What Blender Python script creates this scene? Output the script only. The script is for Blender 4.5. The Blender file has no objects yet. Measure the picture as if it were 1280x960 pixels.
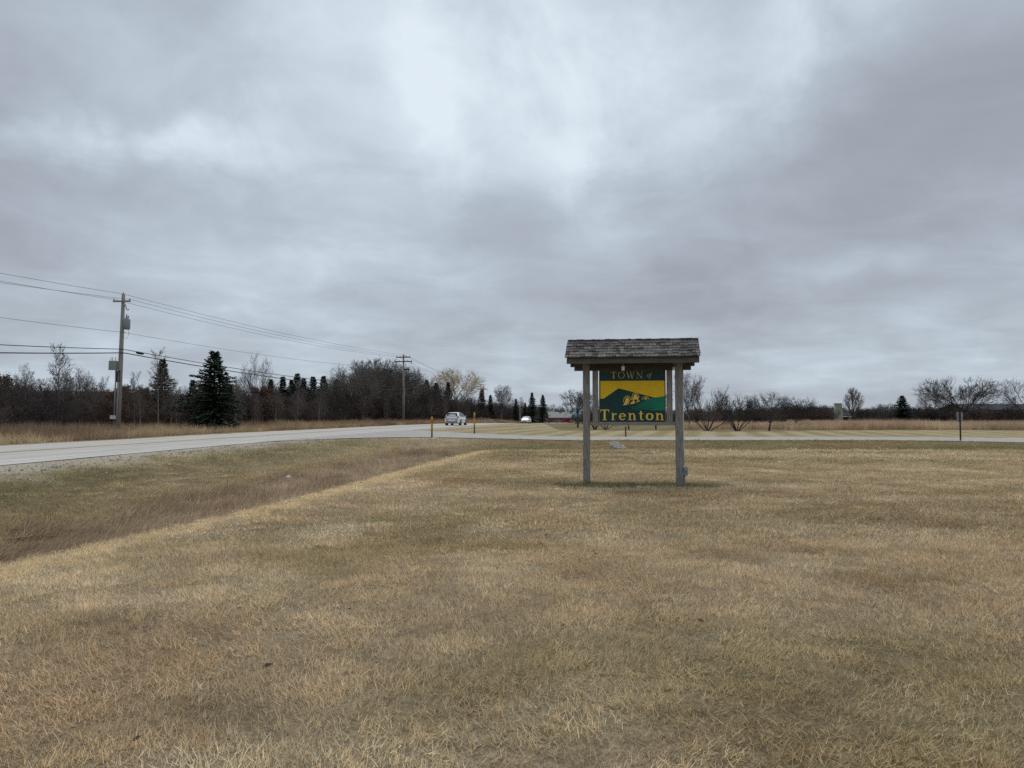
import bpy, math, random
import numpy as np
from mathutils import Vector, Matrix

S = bpy.context.scene
COL = S.collection
RAD = math.radians

# ------------------------------------------------------------------ camera
CAM_Z, FPX, HOR = 1.55, 960.0, 520.0
PITCH = math.atan((HOR - 480.0) / FPX)
cam_d = bpy.data.cameras.new('camera')
cam_d.sensor_width = 36.0
cam_d.lens = FPX / 1280.0 * 36.0
cam_d.clip_start = 0.05
cam_d.clip_end = 6000.0
cam = bpy.data.objects.new('camera', cam_d)
COL.objects.link(cam)
cam.location = (0, 0, CAM_Z)
cam.rotation_euler = (math.pi / 2 + PITCH, 0, 0)
S.camera = cam

# ------------------------------------------------------------------ sky, sun, exposure
SUN_EL, SUN_AZ = RAD(56), RAD(8)          # azimuth clockwise from +Y (the way the camera looks)
S.view_settings.view_transform = 'Standard'
S.view_settings.look = 'None'
S.view_settings.gamma = 1.0
S.view_settings.use_curve_mapping = False
S.view_settings.exposure = 0.0
S.cycles.use_denoising = False
S.cycles.max_bounces = 6
S.cycles.diffuse_bounces = 3
S.cycles.transparent_max_bounces = 8


def build_world():
    w = bpy.data.worlds.new('World')
    S.world = w
    w.use_nodes = True
    nt = w.node_tree
    N, L = nt.nodes, nt.links
    N.clear()
    out = N.new('ShaderNodeOutputWorld')
    bg = N.new('ShaderNodeBackground')
    bg.inputs['Strength'].default_value = 0.1
    L.new(bg.outputs[0], out.inputs[0])
    sky = N.new('ShaderNodeTexSky')
    sky.sky_type = 'NISHITA'
    sky.sun_disc = False
    sky.sun_elevation = SUN_EL
    sky.sun_rotation = SUN_AZ
    tc = N.new('ShaderNodeTexCoord')

    def math_(op, a, b=None, c=None, clamp=False):
        n = N.new('ShaderNodeMath')
        n.operation = op
        n.use_clamp = clamp
        for i, v in enumerate((a, b, c)):
            if v is None:
                continue
            if isinstance(v, (int, float)):
                n.inputs[i].default_value = v
            else:
                L.new(v, n.inputs[i])
        return n.outputs[0]

    def vmath(op, a, b=None):
        n = N.new('ShaderNodeVectorMath')
        n.operation = op
        for i, v in enumerate((a, b)):
            if v is None:
                continue
            if isinstance(v, (tuple, list)):
                n.inputs[i].default_value = v
            else:
                L.new(v, n.inputs[i])
        return n

    def noise(vec, scale, detail, rough, dist=0.0, col=False):
        n = N.new('ShaderNodeTexNoise')
        n.inputs['Scale'].default_value = scale
        n.inputs['Detail'].default_value = detail
        n.inputs['Roughness'].default_value = rough
        n.inputs['Distortion'].default_value = dist
        L.new(vec, n.inputs['Vector'])
        return n.outputs['Color' if col else 0]

    d = vmath('NORMALIZE', tc.outputs['Generated']).outputs[0]
    sep = N.new('ShaderNodeSeparateXYZ')
    L.new(d, sep.inputs[0])
    # cloud deck: the ray meets a flat layer, so clouds flatten towards the horizon
    den = math_('ADD', math_('MAXIMUM', sep.outputs[2], 0.0), 0.16)
    cx = math_('DIVIDE', sep.outputs[0], den)
    cy = math_('DIVIDE', sep.outputs[1], den)
    cmb = N.new('ShaderNodeCombineXYZ')
    L.new(cx, cmb.inputs[0]); L.new(cy, cmb.inputs[1])
    deck = cmb.outputs[0]
    big = noise(deck, 0.75, 4, 0.5, 0.5)
    fine = noise(deck, 2.3, 9, 0.58, 0.5)
    wob = noise(d, 3.4, 6, 0.55, 0.0, True)
    wob = vmath('SUBTRACT', wob, (0.5, 0.5, 0.5)).outputs[0]
    wsc = vmath('MULTIPLY', wob, (0.34, 0.34, 0.26)).outputs[0]
    dw = vmath('ADD', d, wsc).outputs[0]
    val = math_('ADD', math_('MULTIPLY', math_('SUBTRACT', big, 0.5), 0.50),
                math_('MULTIPLY', math_('SUBTRACT', fine, 0.5), 0.50))
    val = math_('ADD', val, 0.445)
    val = math_('ADD', val, math_('MULTIPLY', math_('SUBTRACT', noise(dw, 6.0, 7, 0.55, 0.3), 0.5), 0.26))
    fmod = math_('ADD', math_('MULTIPLY', math_('SUBTRACT', noise(d, 5.5, 8, 0.6, 0.6), 0.5), 3.2), 1.0)
    # broad thin and thick places of the cloud cover: (pixel x, y, half width, half height, amount)
    blobs = [(740, 70, 170, 120, .29), (545, 130, 46, 80, .30), (195, 172, 130, 28, .34), (790, 200, 90, 70, .17), (480, 130, 420, 210, .13), (390, 60, 90, 60, .12), (1180, 130, 200, 160, -.10),
             (1010, 15, 60, 60, .18), (420, 90, 190, 90, .10), (350, 350, 150, 60, .12), (1090, 190, 230, 130, -.12), (890, 390, 240, 40, -.16),
             (1150, 345, 180, 26, .14), (30, 160, 90, 160, -.16), (260, 120, 70, 40, -.06), (900, 480, 700, 26, .10), (620, 300, 200, 40, -.06)]
    for px, py, hw, hh, amt in blobs:
        dd = Vector(((px - 640) / FPX, 1.0, 0)); el = math.atan((480 - py) / FPX) + PITCH
        dd = Vector(((px - 640) / FPX, 1.0, math.tan(el))); k = dd.length; dd.normalize()
        right = Vector((0, 0, 1)).cross(dd).normalized() * -1
        up = right.cross(dd).normalized()
        df = vmath('SUBTRACT', dw, tuple(dd)).outputs[0]
        a = vmath('DOT_PRODUCT', df, tuple(right * (FPX * k / hw))).outputs['Value']
        b = vmath('DOT_PRODUCT', df, tuple(up * (FPX * k / hh))).outputs['Value']
        q = math_('ADD', math_('MULTIPLY', a, a), math_('MULTIPLY', b, b))
        g = math_('POWER', 2.718, math_('MULTIPLY', q, -0.7))
        if amt > .15: g = math_('MULTIPLY', g, math_('MAXIMUM', fmod, 0.2))
        val = math_('ADD', val, math_('MULTIPLY', g, amt))
    ramp = N.new('ShaderNodeValToRGB')
    cr = ramp.color_ramp
    cr.interpolation = 'B_SPLINE'
    stops = [(0.0, (.30, .32, .365)), (0.25, (.37, .40, .46)), (0.45, (.44, .495, .565)), (0.68, (.57, .665, .755)), (1.0, (.84, .93, 1.0))]
    while len(cr.elements) < len(stops):
        cr.elements.new(0.5)
    for e, (p, c) in zip(cr.elements, stops):
        e.position = p
        e.color = (*c, 1)
    L.new(val, ramp.inputs[0])
    gain = vmath('MULTIPLY', ramp.outputs[0], (9.6, 9.6, 9.6)).outputs[0]
    mix = N.new('ShaderNodeMix')
    mix.data_type = 'RGBA'
    mix.inputs[0].default_value = 0.96           # closed overcast: almost none of the clear sky comes through
    L.new(sky.outputs[0], mix.inputs[6])
    L.new(gain, mix.inputs[7])
    L.new(mix.outputs[2], bg.inputs[0])


build_world()
sun_d = bpy.data.lights.new('sun', 'SUN')
sun_d.energy = 1.5
sun_d.angle = RAD(50)
sun_d.color = (1.0, 0.97, 0.92)
sun = bpy.data.objects.new('sun', sun_d)
COL.objects.link(sun)
sv = Vector((math.sin(SUN_AZ) * math.cos(SUN_EL), math.cos(SUN_AZ) * math.cos(SUN_EL), math.sin(SUN_EL)))
sun.rotation_euler = sv.to_track_quat('Z', 'Y').to_euler()
sun.location = (0, 0, 40)

# ------------------------------------------------------------------ helpers
def px_dir(x, y):
    """(X/Y, Z/Y) of the ray through a photo pixel."""
    el = math.atan((480 - y) / FPX) + PITCH
    f = FPX / math.cos(PITCH)
    return (x - 640) / f, math.tan(el)


def at_x(x, Y):
    return px_dir(x, HOR)[0] * Y


def top_z(y, Y):
    return CAM_Z + px_dir(640, y)[1] * Y


def hash2(ix, iy, seed):
    n = (ix.astype(np.int64) * 374761393 + iy.astype(np.int64) * 668265263 + seed * 974634777) & 0x7fffffff
    n = ((n ^ (n >> 13)) * 1274126177) & 0x7fffffff
    n = n ^ (n >> 16)
    return (n & 0xffff) / 65535.0


def vnoise(x, y, seed=0):
    ix, iy = np.floor(x), np.floor(y)
    fx, fy = x - ix, y - iy
    fx = fx * fx * (3 - 2 * fx); fy = fy * fy * (3 - 2 * fy)
    a = hash2(ix, iy, seed); b = hash2(ix + 1, iy, seed); c = hash2(ix, iy + 1, seed); d = hash2(ix + 1, iy + 1, seed)
    return (a * (1 - fx) + b * fx) * (1 - fy) + (c * (1 - fx) + d * fx) * fy


def fbm(x, y, sc, octs=4, seed=0):
    v = 0; a = 1; t = 0
    for k in range(octs):
        v = v + a * vnoise(x / sc * 2 ** k + 13.7 * k, y / sc * 2 ** k + 7.1 * k, seed + k)
        t += a; a *= 0.5
    return v / t


def sstep(e0, e1, x):
    t = np.clip((x - e0) / (e1 - e0), 0, 1)
    return t * t * (3 - 2 * t)


def smooth_interp(pts, lo, hi, width):
    g = np.arange(lo, hi, 0.5)
    v = np.interp(g, [p[0] for p in pts], [p[1] for p in pts])
    sl0 = (pts[1][1] - pts[0][1]) / (pts[1][0] - pts[0][0]); sl1 = (pts[-1][1] - pts[-2][1]) / (pts[-1][0] - pts[-2][0])
    v = np.where(g < pts[0][0], pts[0][1] + sl0 * (g - pts[0][0]), v)
    v = np.where(g > pts[-1][0], pts[-1][1] + sl1 * (g - pts[-1][0]), v)
    k = int(width / 0.5) | 1
    ker = np.hanning(k + 2)[1:-1]; ker /= ker.sum()
    vp = np.pad(v, k, mode='reflect', reflect_type='odd')
    vs = np.convolve(vp, ker, 'same')[k:-k]
    return lambda q: np.interp(q, g, vs)


ROAD_C = smooth_interp([(-60, -20.0), (20, -17.6), (33, -17.0), (57, -14.3), (90, -8.7), (170, 5.0), (400, 45)], -300, 1500, 24)
ROAD_Z = smooth_interp([(-60, .3), (40, .3), (90, .47), (118, .46), (170, -.12), (260, -.6), (600, -1.0)], -300, 1500, 26)
ROAD_HW = 4.55
CREST = smooth_interp([(-40, -12.5), (0, -6.6), (8, -5.2), (11.4, -4.6), (15.3, -3.85), (21.3, -3.05), (31.7, -1.6), (60, 1.5)], -300, 1500, 5)
NEAR_E = smooth_interp([(-11, 40), (-9.5, 43), (-6, 46.8), (-1, 48.4), (5, 48.6), (24, 48.6), (30, 44.5), (40, 37.5), (90, 2)], -40, 120, 4)
FAR_E = smooth_interp([(-9.8, 68), (-7.5, 62), (-4, 58.2), (2, 56.3), (26, 56.3), (36, 53.5), (60, 42), (100, 15)], -40, 120, 4)


def side_dist(X, Y):
    """>0 inside the side road (metres from its edge, roughly)."""
    return np.minimum(Y - NEAR_E(X), FAR_E(X) - Y)


def ground_z(X, Y, carve=True, bumps=True):
    X = np.asarray(X, float); Y = np.asarray(Y, float)
    xr, zr = ROAD_C(Y), ROAD_Z(Y)
    s = X - xr
    edge = ROAD_HW + 1.1
    xc = CREST(Y)
    dL = xc - X
    Lw = np.maximum(xc - (xr + edge), 2.0)
    t = dL / Lw
    dep = 0.78 * (1 - sstep(41, 48, Y))
    zA = np.interp(t, [0, .015, .19, .30, .55, .74, .95, 1.1], [0, -.03, -.95, -1, -.93, -.55, .0, .0]) * 1.0
    zA = zA * dep + np.where(t > 0, sstep(.5, 1.0, t) * (zr - .02), 0)
    zB = -0.26 * sstep(33.5, 40, Y) * (1 - sstep(42, 48, Y)) * (1 - sstep(0, 4, dL))
    lawn = 0.10 * sstep(58, 82, Y) + 0.22 * sstep(85, 130, Y) * (1 - sstep(20, 60, X)) - 0.9 * sstep(105, 150, Y) * sstep(15, 50, X)
    lawn = lawn - 1.5 * sstep(160, 215, Y)
    z = lawn + zB
    near = sstep(60, 46, Y)
    # beyond the side road the shoulder of the highway falls gently to the field
    zfar = lawn + (zr - .02 - lawn) * sstep(13, edge, s)
    z = np.where(dL > 0, zA + zB, z) * near + zfar * (1 - near)
    # highway corridor and the verge and wood beyond it
    left = 0.18 + 0.25 * sstep(70, 120, Y) - 0.7 * sstep(140, 260, Y)
    zl = zr - .02 + (left - zr - .25) * sstep(-edge, -edge - 4, s) + .25 * sstep(-edge - 4, -edge - 9, s)
    z = np.where(s < edge, zr - .02, z)
    z = np.where(s < -edge, zl, z)
    # side road bed
    sd = side_dist(X, Y)
    zs = 0.03 + (zr - .03) * sstep(ROAD_HW + 16, ROAD_HW + 1, s)
    z = np.where((s > 0) & (X < 110), z + (zs - .03 - z) * sstep(-1.6, 0.0, sd), z)
    if bumps:
        paved = np.maximum(sstep(ROAD_HW + .6, ROAD_HW, np.abs(s)), sstep(-.6, 0, sd) * (s > 0))
        amp = 1 - paved
        z = z + amp * ((fbm(X, Y, 2.2, 3, 5) - .5) * .05 + (fbm(X, Y, 14, 2, 9) - .5) * .10 * sstep(0, 12, Y))
    if carve:
        z = z - .07 * np.maximum(sstep(ROAD_HW - .05, ROAD_HW - .45, np.abs(s)), sstep(.05, .5, sd) * (s > 0))
    # far hills
    r = np.hypot(X, Y)
    return z


def gz(x, y):
    return float(ground_z(np.array([x]), np.array([y]), carve=False)[0])


def lerp3(a, b, t):
    return a + (b - a) * t[..., None]


def zone_col(X, Y):
    """albedo of what grows or lies at a place on the ground"""
    X = np.asarray(X, float); Y = np.asarray(Y, float)
    straw = np.array([.51, .40, .255]); pale = np.array([.64, .53, .36]); tan = np.array([.50, .355, .215])
    brown = np.array([.30, .215, .115]); olive = np.array([.335, .275, .13]); green = np.array([.19, .185, .08])
    n1 = fbm(X, Y, 2.3, 5, 21); n2 = fbm(X + 3 * fbm(X, Y, 5, 2, 3), Y, 2.0, 4, 33); n3 = fbm(X, Y, 1.2, 3, 41); n4 = fbm(X, Y * 1.7, 5, 4, 55)
    c = np.broadcast_to(straw, X.shape + (3,)).copy()
    c = lerp3(c, olive, sstep(.47, .68, n1) * .5)
    c = lerp3(c, brown, sstep(.52, .72, n4) * .42)
    c = lerp3(c, tan, sstep(.55, .72, n2) * .42)
    c = lerp3(c, pale, sstep(.52, .75, n3) * .65)
    c = lerp3(c, brown, sstep(.60, .78, fbm(X, Y, .8, 3, 77)) * .5)
    # mowing lines of the far lawn run with the side road
    far = sstep(19, 30, Y)
    st = fbm(X * .18, Y * 1.1, 1.6, 3, 91)
    c = lerp3(c, pale * .9, far * sstep(.5, .72, st) * .6)
    c = lerp3(c, olive * .8, far * sstep(.5, .3, st) * .55)
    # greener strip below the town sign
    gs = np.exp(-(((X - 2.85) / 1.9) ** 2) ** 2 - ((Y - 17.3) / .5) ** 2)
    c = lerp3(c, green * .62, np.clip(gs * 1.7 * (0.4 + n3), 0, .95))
    # ditch
    dL = CREST(Y) - X
    Lw = np.maximum(CREST(Y) - (ROAD_C(Y) + ROAD_HW + 1.1), 2)
    t = dL / Lw
    fadeY = 1 - sstep(43, 47, Y)
    lip = np.exp(-((dL + .22) / .42) ** 2) * fadeY * (Y > 0)
    c = lerp3(c, np.array([.66, .53, .33]), np.clip(lip, 0, .9))
    wob = (fbm(X, Y, 1.6, 3, 12) - .5) * .16
    slope = olive * .5 + straw * .5
    slope_c = lerp3(np.broadcast_to(slope, c.shape), green * .9, sstep(.68, .88, t + wob)[...] * .5)
    slope_c = lerp3(slope_c, straw, sstep(.5, .7, n1) * .4)
    c = lerp3(c, slope_c, sstep(.0, .02, t) * fadeY)
    mat = np.array([.33, .25, .165])
    mat_c = lerp3(np.broadcast_to(mat, c.shape), np.array([.48, .385, .265]), sstep(.4, .7, fbm(X * 1.0, Y * .5, .9, 3, 63)))
    c = lerp3(c, mat_c, sstep(.03, .08, t + wob * .2) * (1 - sstep(.54, .68, t + wob)) * fadeY)
    # verge along the side road
    sd = side_dist(X, Y); s = X - ROAD_C(Y)
    v = sstep(33, 36, Y + wob * 6) * sstep(.5, 0, sd) * (Y < 50) * sstep(-2, 2, -dL + 2)
    vc = lerp3(np.broadcast_to(olive * .72, c.shape), brown, sstep(.4, .65, n1))
    vc = lerp3(vc, green * .9, sstep(.5, .7, fbm(X, Y, 6, 2, 15)) * .7)
    c = lerp3(c, vc, v * .85)
    lp2 = np.exp(-((Y - 34.2) / .7) ** 2) * (X > CREST(Y))
    c = lerp3(c, pale, lp2 * .6)
    # mown field across the side road, in diagonal stripes
    fld = (Y > 52) & (s > 0)
    ph = (X * .97 - Y * .24) / 2.1
    stripe = sstep(.35, .65, .5 + .5 * np.sin(ph * 2 * math.pi / 1.25 + fbm(X, Y, 9, 2, 7) * 1.4))
    fc = lerp3(np.broadcast_to(olive * .95, c.shape), pale * .92, stripe * (.25 + .5 * fbm(X, Y * .3, 3, 3, 101)))
    fc = lerp3(fc, straw * .9, sstep(.4, .7, n1) * .5)
    fc = lerp3(fc, olive * .55, sstep(76.5, 78.5, Y) * .8 * (X > 5))
    c = np.where(fld[..., None], fc, c)
    # gravel shoulders of the highway
    gshoul = sstep(2.2, 1.2, np.abs(s) - ROAD_HW + wob * 6) * (np.abs(s) > ROAD_HW - .6) * (s > 0)
    grav = lerp3(np.broadcast_to(np.array([.44, .375, .265]), c.shape), np.array([.50, .45, .37]), n3)
    c = lerp3(c, grav, np.clip(gshoul, 0, 1) * (1 - .5 * (sd > -.5)))
    # verge and wood left of the highway
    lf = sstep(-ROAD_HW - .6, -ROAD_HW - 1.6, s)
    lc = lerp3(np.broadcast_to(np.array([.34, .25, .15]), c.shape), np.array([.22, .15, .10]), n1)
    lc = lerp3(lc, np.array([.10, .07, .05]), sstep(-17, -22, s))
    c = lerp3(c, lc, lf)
    return c


# ---- materials
def mat(name, base, rough=.8, nscale=0, namt=.0, stretch=(1, 1, 1), bump=0, spec=.3, metal=0, rnd=0, coat=0, base2=None):
    m = bpy.data.materials.new(name)
    m.use_nodes = True
    nt = m.node_tree; N, L = nt.nodes, nt.links
    b = N['Principled BSDF']
    b.inputs['Roughness'].default_value = rough
    b.inputs['Metallic'].default_value = metal
    b.inputs['Specular IOR Level'].default_value = spec
    b.inputs['Coat Weight'].default_value = coat
    b.inputs['Base Color'].default_value = (*base, 1)
    out = None
    if nscale:
        tc = N.new('ShaderNodeTexCoord'); mp = N.new('ShaderNodeMapping'); mp.inputs['Scale'].default_value = stretch
        n = N.new('ShaderNodeTexNoise'); n.inputs['Scale'].default_value = nscale; n.inputs['Detail'].default_value = 5; n.inputs['Roughness'].default_value = .6
        L.new(tc.outputs['Object'], mp.inputs[0]); L.new(mp.outputs[0], n.inputs['Vector'])
        r = N.new('ShaderNodeValToRGB')
        lo = base2 or tuple(max(0, c * (1 - namt)) for c in base)
        hi = base if base2 else tuple(min(1, c * (1 + namt)) for c in base)
        r.color_ramp.elements[0].color = (*lo, 1); r.color_ramp.elements[1].color = (*hi, 1)
        r.color_ramp.elements[0].position = .3; r.color_ramp.elements[1].position = .7
        L.new(n.outputs[0], r.inputs[0]); out = r.outputs[0]
        if bump:
            bp = N.new('ShaderNodeBump'); bp.inputs['Strength'].default_value = bump; bp.inputs['Distance'].default_value = .02
            L.new(n.outputs[0], bp.inputs['Height']); L.new(bp.outputs[0], b.inputs['Normal'])
    if rnd:
        oi = N.new('ShaderNodeObjectInfo'); mr = N.new('ShaderNodeMapRange')
        mr.inputs['To Min'].default_value = 1 - rnd; mr.inputs['To Max'].default_value = 1 + rnd
        L.new(oi.outputs['Random'], mr.inputs['Value'])
        mx = N.new('ShaderNodeVectorMath'); mx.operation = 'SCALE'
        if out: L.new(out, mx.inputs[0])
        else: mx.inputs[0].default_value = base
        L.new(mr.outputs[0], mx.inputs['Scale']); out = mx.outputs[0]
    if out: L.new(out, b.inputs['Base Color'])
    return m


def blade_mat(name, trans=.25, attr='INSTANCER', lo=.62, hi=1.3):
    """colour of the place it grows on, times the blade's own tone"""
    m = bpy.data.materials.new(name); m.use_nodes = True
    nt = m.node_tree; N, L = nt.nodes, nt.links; b = N['Principled BSDF']
    b.inputs['Roughness'].default_value = .75; b.inputs['Specular IOR Level'].default_value = .15
    a = N.new('ShaderNodeAttribute'); a.attribute_type = attr; a.attribute_name = 'col'
    v = N.new('ShaderNodeAttribute'); v.attribute_name = 'bv'
    mr = N.new('ShaderNodeMapRange'); mr.inputs['To Min'].default_value = lo; mr.inputs['To Max'].default_value = hi
    L.new(v.outputs['Fac'], mr.inputs['Value'])
    mx = N.new('ShaderNodeVectorMath'); mx.operation = 'SCALE'
    L.new(a.outputs['Color'], mx.inputs[0]); L.new(mr.outputs[0], mx.inputs['Scale'])
    L.new(mx.outputs[0], b.inputs['Base Color'])
    if trans:
        t = N.new('ShaderNodeBsdfTranslucent'); L.new(mx.outputs[0], t.inputs[0])
        ms = N.new('ShaderNodeMixShader'); ms.inputs[0].default_value = trans
        L.new(b.outputs[0], ms.inputs[1]); L.new(t.outputs[0], ms.inputs[2]); L.new(ms.outputs[0], N['Material Output'].inputs[0])
    return m


def ground_mat():
    m = bpy.data.materials.new('ground'); m.use_nodes = True
    nt = m.node_tree; N, L = nt.nodes, nt.links; b = N['Principled BSDF']
    b.inputs['Roughness'].default_value = .95; b.inputs['Specular IOR Level'].default_value = .1
    a = N.new('ShaderNodeAttribute'); a.attribute_name = 'col'
    g = N.new('ShaderNodeNewGeometry')
    outs = []
    for sc, lo, hi in ((38, .55, 1.25), (7, .75, 1.2), (1.3, .88, 1.12)):
        n = N.new('ShaderNodeTexNoise'); n.inputs['Scale'].default_value = sc; n.inputs['Detail'].default_value = 4
        L.new(g.outputs['Position'], n.inputs['Vector'])
        mr = N.new('ShaderNodeMapRange'); mr.inputs['From Min'].default_value = .3; mr.inputs['From Max'].default_value = .7
        mr.inputs['To Min'].default_value = lo; mr.inputs['To Max'].default_value = hi
        L.new(n.outputs[0], mr.inputs['Value']); outs.append(mr.outputs[0])
        if sc == 38:
            bp = N.new('ShaderNodeBump'); bp.inputs['Strength'].default_value = .6; bp.inputs['Distance'].default_value = .03
            L.new(n.outputs[0], bp.inputs['Height']); L.new(bp.outputs[0], b.inputs['Normal'])
    c = a.outputs['Color']
    for o in outs:
        mx = N.new('ShaderNodeVectorMath'); mx.operation = 'SCALE'; L.new(c, mx.inputs[0]); L.new(o, mx.inputs['Scale']); c = mx.outputs[0]
    L.new(c, b.inputs['Base Color'])
    return m


M = dict(
    wood=mat('weathered_wood', (.27, .258, .24), .9, 9, .5, (9, 9, .6), .5, .15),
    rail=mat('weathered_rail', (.29, .27, .24), .9, 9, .4, (.6, 9, 9), .5, .15),
    darkwood=mat('brown_fascia', (.125, .113, .10), .9, 9, .4, (.6, 9, 9), .4, .15),
    deck=mat('roof_boards', (.085, .07, .058), .9, 6, .4, (.6, 8, 8), .3, .1),
    shingle=mat('cedar_shingle', (.165, .155, .146), .95, 14, .55, (6, .8, 1), .6, .1, rnd=.5),
    panel=mat('sign_green', (.008, .050, .052), .45, 4, .2),
    yellow=mat('sign_yellow', (.88, .57, .008), .45, 3, .1),
    hill=mat('sign_hill', (.006, .21, .115), .45, 4, .12),
    gold=mat('sign_gold', (.92, .62, .10), .4, 8, .12),
    palegold=mat('sign_pale_gold', (.60, .43, .14), .4, 8, .15),
    trim=mat('sign_trim', (.24, .21, .13), .6, 8, .2),
    white=mat('white_plastic', (.62, .62, .60), .5, 6, .12),
    grey=mat('grey_metal', (.26, .28, .29), .5, 8, .2, metal=.2),
    black=mat('black_rubber', (.012, .012, .013), .6, 6, .2),
    cable=mat('cable_black', (.012, .012, .014), .6),
    wire=mat('wire_grey', (.085, .09, .10), .5),
    pole=mat('pole_wood', (.30, .285, .25), .9, 7, .35, (6, 6, .25), .4, .1),
    concrete=mat('road_concrete', (.56, .535, .49), .9, .35, .10, (1, .25, 1), .0, .2),
    asphalt=mat('side_asphalt', (.41, .39, .36), .9, 1.6, .14, (1, 1, 1), .15, .2),
    paint=mat('road_paint', (.70, .70, .67), .8, 2, .12),
    ypaint=mat('yellow_paint', (.50, .40, .17), .8, 2, .2),
    stone=mat('gravel_stone', (.42, .39, .34), .9, 5, .3, rnd=.35),
    car=mat('car_white', (.80, .81, .82), .25, 0, spec=.5, coat=.6),
    carsilver=mat('car_pale_silver', (.76, .77, .78), .3, 0, spec=.5, coat=.6),
    glass=mat('car_glass', (.015, .018, .02), .08, 0, spec=.7),
    red=mat('lamp_red', (.30, .015, .012), .3),
    lens=mat('lamp_clear', (.55, .57, .58), .15),
    marker=mat('marker_yellow', (.66, .36, .010), .5, 6, .1),
    markdark=mat('marker_dark', (.035, .032, .03), .7, 6, .2),
    bark=mat('bark_grey', (.15, .13, .113), .95, 3, .3, rnd=.25),
    barkpale=mat('bark_pale', (.27, .235, .20), .95, 3, .3, rnd=.25),
    barkred=mat('bark_red', (.125, .09, .076), .95, 3, .3, rnd=.3),
    barkdark=mat('bark_dark', (.072, .062, .058), .95, 3, .3, rnd=.25),
    barktan=mat('bark_tan', (.46, .33, .165), .95, 3, .3, rnd=.15),
    needle=mat('needles', (.030, .046, .027), .8, 2.5, .45, rnd=.25, spec=.15),
    needleb=mat('needles_blue', (.034, .050, .036), .8, 2.5, .4, rnd=.25, spec=.15),
    needley=mat('needles_olive', (.075, .065, .025), .85, 2.5, .4, rnd=.3, spec=.1),
    oakleaf=mat('dead_oak_leaf', (.135, .082, .062), .9, 3, .4, rnd=.3),
    barnred=mat('barn_red', (.21, .035, .045), .8, 2, .2),
    metalroof=mat('barn_roof', (.16, .17, .17), .6, 1.2, .12, (1, 6, 1)),
    roofdark=mat('roof_shingle_dark', (.035, .038, .042), .9, 3, .25),
    siding=mat('siding_beige', (.33, .33, .27), .8, 2, .1),
    blue=mat('blue_paint', (.07, .21, .27), .6, 2, .15),
    litter=mat('litter_white', (.75, .75, .74), .6, 20, .1),
    ground=ground_mat(), blade=blade_mat('grass_blade', .22, lo=.48, hi=1.5), tall=blade_mat('tall_grass', .25, lo=.55, hi=1.35),
)


# ---- meshes
def new_mesh(name, verts, faces, m=None, smooth=False):
    me = bpy.data.meshes.new(name)
    me.from_pydata([tuple(v) for v in verts], [], [tuple(f) for f in faces])
    if m: me.materials.append(m)
    if smooth:
        me.polygons.foreach_set('use_smooth', [True] * len(me.polygons))
    me.update()
    return me


def fast_mesh(name, V, T, mats, midx=None):
    """V (n,3) float, T (m,k) int, k = 3 or 4"""
    me = bpy.data.meshes.new(name)
    V = np.asarray(V, np.float32); T = np.asarray(T, np.int32); k = T.shape[1]
    me.vertices.add(len(V)); me.vertices.foreach_set('co', V.ravel())
    me.loops.add(T.size); me.loops.foreach_set('vertex_index', T.ravel())
    me.polygons.add(len(T)); me.polygons.foreach_set('loop_start', np.arange(0, T.size, k, dtype=np.int32))
    for m in mats: me.materials.append(m)
    if midx is not None: me.polygons.foreach_set('material_index', np.asarray(midx, np.int32))
    me.update(calc_edges=True)
    return me


def tag(o, label=None, cat=None, group=None, kind=None):
    if label: o['label'] = label
    if cat: o['category'] = cat
    if group: o['group'] = group
    if kind: o['kind'] = kind
    return o


def link(name, me, parent=None, loc=(0, 0, 0), rot=(0, 0, 0), sc=(1, 1, 1)):
    o = bpy.data.objects.new(name, me)
    COL.objects.link(o)
    o.parent = parent
    o.location = loc; o.rotation_euler = rot; o.scale = sc
    return o


def thing(name, label, cat, loc=(0, 0, 0), rz=0, group=None):
    o = link(name, None, None, loc, (0, 0, rz))
    o.empty_display_size = .2
    return tag(o, label, cat, group)


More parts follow.
